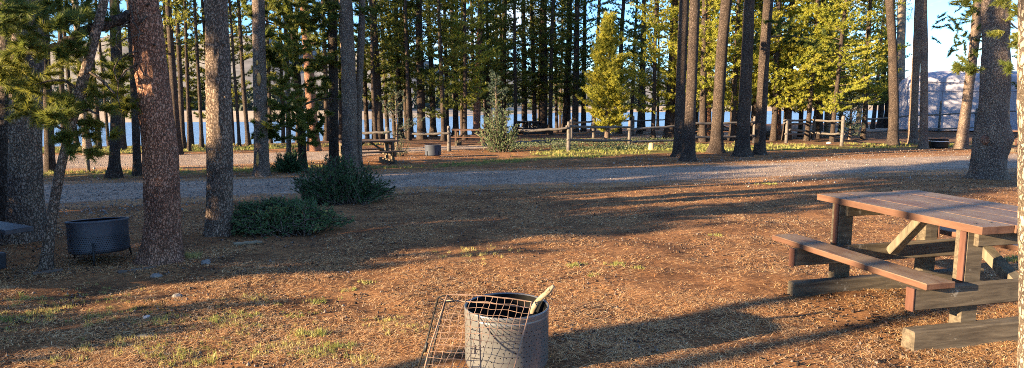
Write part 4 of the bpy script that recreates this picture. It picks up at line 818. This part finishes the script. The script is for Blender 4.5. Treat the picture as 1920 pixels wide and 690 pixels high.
# gathered ends
for e0, fl in ((0, 1), (NX, 0)):
    ring_ = [e0 * n1 + k for k in range(n1)]
    prev = ring_; 
    for s, dx in ((.85, .10), (.5, .16), (.15, .18)):
        cur = []
        for k, r0 in enumerate(ring_):
            x, y, z = q.v[r0]; q.v.append((x + (-dx if fl else dx) + .03 * noise.noise(Vector((y * 3, z * 3, s))), y * s, z if s > .9 else .04 + (z - .04) * 1)); cur.append(len(q.v) - 1)
        # shrink height too so that the end closes
        for k, c_ in enumerate(cur): x, y, z = q.v[c_]; q.v[c_] = (x, y, .04 + (z - .04) * (1 - (1 - s) * .10))
        for k in range(n1 - 1): q.f.append((prev[k], prev[k + 1], cur[k + 1], cur[k]) if fl else (prev[k], cur[k], cur[k + 1], prev[k + 1]))
        prev = cur
    q.f.append(tuple(prev) if fl else tuple(prev[::-1]))
q.mi = [0] * len(q.f); q.build('cloth_cover', M['cover_cloth'], TRL)
q = MB()
for z in (.80, .66): q.tube([(-LX / 2 + .5 + (LX - 1) * i / 20, -LY / 2 - .095 + (.03 if z > .7 else 0) + .015 * math.sin(i), z * HH + .03 * math.sin(i * .9)) for i in range(21)], .014, 5)
q.build('seam', M['seam_tape'], TRL)
for x in (-LX / 2 + 1.55, -LX / 2 + 4.1, LX / 2 - 2.9):
    q = MB(); q.tube([(x + .02 * math.sin(k), -LY / 2 - .10 + (.06 if k > 7 else 0), .1 + k * .095 * HH) for k in range(9)], .012, 5); q.build('seam', M['seam_tape'], TRL)
for x in (-1.6, -.4, 2.0):
    for s in (-1, 1): q = MB(); q.tube([(x, s * .85 - .1, .0 + .34), (x, s * .85 + .12, .34)], .34, 20); q.build('wheel', M['black_iron'], TRL)

# ------------------------------------------------------------------ stuff on the ground
def ypick(n, y0, y1, pw=1.3):
    u = rng.random(n); a = 1 - pw; return (y0 ** a + u * (y1 ** a - y0 ** a)) ** (1 / a)
def scatter(n, y0, y1, pw=1.3, wide=.84):
    y = ypick(n, y0, y1, pw); x = rng.uniform(-wide, wide, n) * (y + .3); return x, y
n = 460000; x, y = scatter(n, 2.9, 14, 1.7); k = (road_d(x, y) > .0) & (LB(x * 1.7, y * 1.7) + LC_(x * 6, y * 6) * .8 + rng.normal(0, .22, n) > -.02); x, y = x[k], y[k]; z = H(x, y); n = len(x)
an = rng.uniform(0, 6.28, n); tl = rng.normal(.10, .13, n); ln = rng.uniform(.03, .07, n); d = np.stack([np.cos(an) * np.cos(tl), np.sin(an) * np.cos(tl), np.sin(tl)], 1)
w = (.0006 + .00021 * y)[:, None]; sd_ = unit(np.cross(d, np.array([0, 0, 1.]))) * w; c = np.stack([x, y, z + .006 + rng.random(n) * .008], 1); a_, b_ = c - d * ln[:, None] / 2, c + d * ln[:, None] / 2
V = np.stack([a_ - sd_, a_ + sd_, b_], 1)
tag(link(bpy.data.objects.new('pine_needle_litter', tri_mesh('pine_needle_litter', V, M['dry_needles']))), 'rust-coloured dry pine needles covering the clearing', 'needle litter', kind='stuff')
n = 26000; x, y = scatter(n, 2.9, 14, 1.5); k = (road_d(x, y) > 0) & (LB(x * 1.7 + 9, y * 1.7) > -.1); x, y = x[k], y[k]; n = len(x); z = H(x, y); c = np.stack([x, y, z + .005], 1); s_ = np.minimum(rng.gamma(2, .003, n) + .003, .014)[:, None, None]
tet = np.array([[0, 0, 1.], [1, 0, -.2], [-.5, .87, -.2], [-.5, -.87, -.2]]); P = c[:, None, :] + tet[None] * s_ * rng.uniform(.5, 1.4, (n, 4, 3)) + rng.normal(0, .3, (n, 4, 3)) * s_
def tets(name, P, m):
    me = bpy.data.meshes.new(name); n = len(P); i = np.arange(n)[:, None] * 4; f = np.stack([i + a for a in ([0, 1, 2], [0, 2, 3], [0, 3, 1], [1, 3, 2])], 1).reshape(-1, 3)
    me.vertices.add(n * 4); me.vertices.foreach_set('co', P.astype(np.float32).ravel()); me.loops.add(f.size); me.loops.foreach_set('vertex_index', f.ravel().astype(np.int32)); me.polygons.add(len(f)); me.polygons.foreach_set('loop_start', (np.arange(len(f)) * 3).astype(np.int32)); me.materials.append(m); me.update()
    return link(bpy.data.objects.new(name, me))
tag(tets('bark_crumbs', P, M['chips']), 'dark bark crumbs and cone scales strewn over the needles', 'forest litter', kind='stuff')
n = 30000; x, y = scatter(n, 8.5, 24, 1.2, .9); dd = road_d(x, y); k = (dd < rng.normal(.0, .22, n)); x, y = x[k], y[k]; n = len(x); c = np.stack([x, y, macro(x, y) + .006], 1); s_ = (rng.gamma(2, .0035, n) + .005)[:, None, None]
P = c[:, None, :] + tet[None] * s_ * rng.uniform(.6, 1.3, (n, 4, 3)); tag(tets('loose_gravel', P, M['pebbles']), 'loose grey pebbles on the gravel road', 'gravel', kind='stuff')
# grass
C = []; T = []; Ls = []
def tuft(px, py, r, n, L_, t=.4):
    b = on(px, py)
    for _ in range(int(n * 1.3)): C.append((b.x + random.gauss(0, r), b.y + random.gauss(0, r * .8))); T.append(t + random.uniform(-.2, .2)); Ls.append(L_ * .8)
for (px, py, r, n, L_, t) in [(560, 622, .03, 10, .055, .45), (598, 622, .035, 12, .065, .4), (550, 640, .05, 10, .045, .6), (630, 650, .07, 18, .04, .15), (650, 645, .05, 12, .035, .2), (460, 590, .06, 12, .04, .3), (405, 598, .07, 16, .045, .3), (440, 605, .06, 10, .04, .5), (545, 585, .05, 8, .035, .3),
                        (590, 562, .05, 9, .04, .4), (685, 527, .04, 8, .035, .5), (655, 540, .04, 6, .035, .5), (580, 668, .06, 12, .04, .5), (500, 655, .08, 16, .05, .6), (300, 650, .1, 16, .05, .4), (350, 670, .12, 20, .06, .5), (240, 640, .08, 10, .06, .7), (70, 600, .1, 16, .05, .7), (40, 568, .06, 10, .05, .5), (10, 605, .07, 14, .045, .3),
                        (90, 590, .05, 8, .05, .5), (745, 620, .08, 12, .04, .6), (720, 600, .08, 12, .04, .7), (1075, 500, .05, 12, .04, .3), (1155, 503, .05, 12, .04, .3), (1195, 510, .04, 8, .035, .4), (880, 480, .2, 16, .045, .9), (920, 472, .2, 14, .04, .9), (1345, 443, .05, 10, .035, .3), (345, 480, .05, 40, .07, .95), (360, 478, .05, 20, .06, .95),
                        (300, 600, .1, 14, .045, .4), (180, 600, .1, 14, .045, .5), (480, 560, .08, 8, .04, .5), (1890, 492, .08, 18, .05, .2), (600, 655, .06, 12, .05, .4), (1440, 345, .1, 14, .05, .4), (1500, 480, .05, 4, .03, .4), (1110, 520, .04, 5, .03, .5), (420, 640, .1, 10, .04, .5), (140, 660, .1, 12, .05, .6), (685, 670, .1, 12, .05, .6)]: tuft(px, py, r, n, L_, t)
n = 42000; x, y = scatter(n, 12.5, 27, 1.1, .9); g_ = grass_mask(x, y); k = (g_ + LB(x * 1.3, y * 1.3) * .7 + rng.normal(0, .12, n) > .62) & (road_d(x, y) > .1); x2, y2 = x[k], y[k]
n = 2600; x, y = scatter(n, 2.9, 8, 1.3); k = grass_mask(x, y) + LB(x * 2, y * 2) * .35 > .20; x3, y3 = x[k], y[k]
cx_ = np.array([c[0] for c in C] + list(x2) + list(x3)); cy_ = np.array([c[1] for c in C] + list(y2) + list(y3)); cz_ = H(cx_, cy_)
tt = np.concatenate([T, rng.uniform(.1, .8, len(x2)), rng.uniform(.2, .9, len(x3))]); ll = np.concatenate([Ls, rng.uniform(.05, .09, len(x2)), rng.uniform(.015, .032, len(x3))])
V, t = needles(np.stack([cx_, cy_, cz_], 1), np.tile([0, 0, 1.], (len(cx_), 1)), 9, 1.0, 1.0, .38, tt, back=0)
b_ = (V[:, 0] + V[:, 1]) / 2; lr = np.repeat(ll, 9)[:, None]; wd = np.repeat(.0026 + .0004 * cy_, 9)[:, None]; sv = (V[:, 1] - V[:, 0]) * wd; tip = b_ + (V[:, 2] - b_) * lr; jit = rng.normal(0, .012, (len(b_), 2)); b_[:, :2] += jit; tip[:, :2] += jit
V = np.stack([b_ - sv / 2, b_ + sv / 2, tip], 1)
tag(link(bpy.data.objects.new('grass', tri_mesh('grass', V, M['grass_blade'], t))), 'short yellow-green grass growing in patches between the needles and along the fence', 'grass', kind='stuff')
# leafy ground cover by the fence
n = 6500; px = rng.uniform(955, 1300, n); py = rng.uniform(264, 284, n) - np.clip((px - 1100) * .03, 0, 6); pts = [G(a, b) for a, b in zip(px, py)]
cc = np.array([(p.x, p.y, p.z) for p in pts]); cc = cc[LB(cc[:, 0] * 1.1, cc[:, 1] * 1.1) > -.2]; cc[:, 2] = H(cc[:, 0], cc[:, 1]) + rng.uniform(.02, .14, len(cc)); V, t = needles(cc, np.tile([0, 0, 1.], (len(cc), 1)), 5, .04, .018, .9, rng.uniform(.1, .9, len(cc)))
tag(link(bpy.data.objects.new('ground_cover', tri_mesh('ground_cover', V, M['cover_leaf'], t))), 'low pale green leafy plants along the foot of the rail fence', 'ground cover', kind='stuff')

# ------------------------------------------------------------------ light, sky, camera
sd = bpy.data.lights.new('sun', 'SUN'); sd.energy = 5; sd.angle = math.radians(.6); sd.color = (1, .74, .44); so = link(bpy.data.objects.new('sun', sd))
dirv = Vector((math.sin(SUN_AZ) * math.cos(SUN_EL), math.cos(SUN_AZ) * math.cos(SUN_EL), -math.sin(SUN_EL))); so.rotation_euler = dirv.to_track_quat('-Z', 'Y').to_euler(); so.location = (-20, -8, 12)
w = bpy.data.worlds.new('World'); S.world = w; w.use_nodes = True; nt = w.node_tree; nt.nodes.clear(); No = nt.nodes.new
out = No('ShaderNodeOutputWorld'); bg = No('ShaderNodeBackground'); sky = No('ShaderNodeTexSky'); sky.sky_type = 'NISHITA'; sky.sun_disc = False; sky.sun_elevation = SUN_EL
sky.sun_rotation = SUN_AZ + math.pi; sky.altitude = 2000; sky.air_density = 1.0; sky.dust_density = .4; sky.ozone_density = 2.5
tc = No('ShaderNodeTexCoord'); mp = No('ShaderNodeMapping'); mp.inputs['Scale'].default_value = (1, 1, 3.2); nt.links.new(tc.outputs['Generated'], mp.inputs[0])
nz = No('ShaderNodeTexNoise'); nz.inputs['Scale'].default_value = 3.6; nz.inputs['Detail'].default_value = 8; nz.inputs['Roughness'].default_value = .6; nt.links.new(mp.outputs[0], nz.inputs['Vector'])
cr = No('ShaderNodeValToRGB'); cr.color_ramp.elements[0].position = .54; cr.color_ramp.elements[1].position = .70; nt.links.new(nz.outputs['Fac'], cr.inputs[0])
mx = No('ShaderNodeMixRGB'); nt.links.new(cr.outputs[0], mx.inputs[0]); ti = No('ShaderNodeMixRGB'); ti.blend_type = 'MULTIPLY'; ti.inputs[0].default_value = 1; ti.inputs[2].default_value = (.57, .76, .93, 1); nt.links.new(sky.outputs[0], ti.inputs[1]); nt.links.new(ti.outputs[0], mx.inputs[1]); mx.inputs[2].default_value = (3.6, 3.7, 3.9, 1)
nt.links.new(mx.outputs[0], bg.inputs[0]); bg.inputs[1].default_value = .082; nt.links.new(bg.outputs[0], out.inputs[0])
cd = bpy.data.cameras.new('camera'); cd.sensor_width = 36; cd.sensor_fit = 'HORIZONTAL'; cd.lens = F / 1920 * 36; cd.clip_end = 6000; cd.clip_start = .05
co = link(bpy.data.objects.new('camera', cd)); co.location = (0, 0, CH); co.rotation_euler = (math.pi / 2 - PITCH, 0, 0); S.camera = co
S.view_settings.view_transform = 'Standard'; S.view_settings.look = 'None'; S.view_settings.exposure = 2.6; S.view_settings.gamma = 1; S.view_settings.use_curve_mapping = False
S.render.engine = 'CYCLES'; S.cycles.use_denoising = False; S.cycles.filter_width = .95; S.cycles.max_bounces = 6; S.cycles.transparent_max_bounces = 4; S.cycles.sample_clamp_indirect = 4
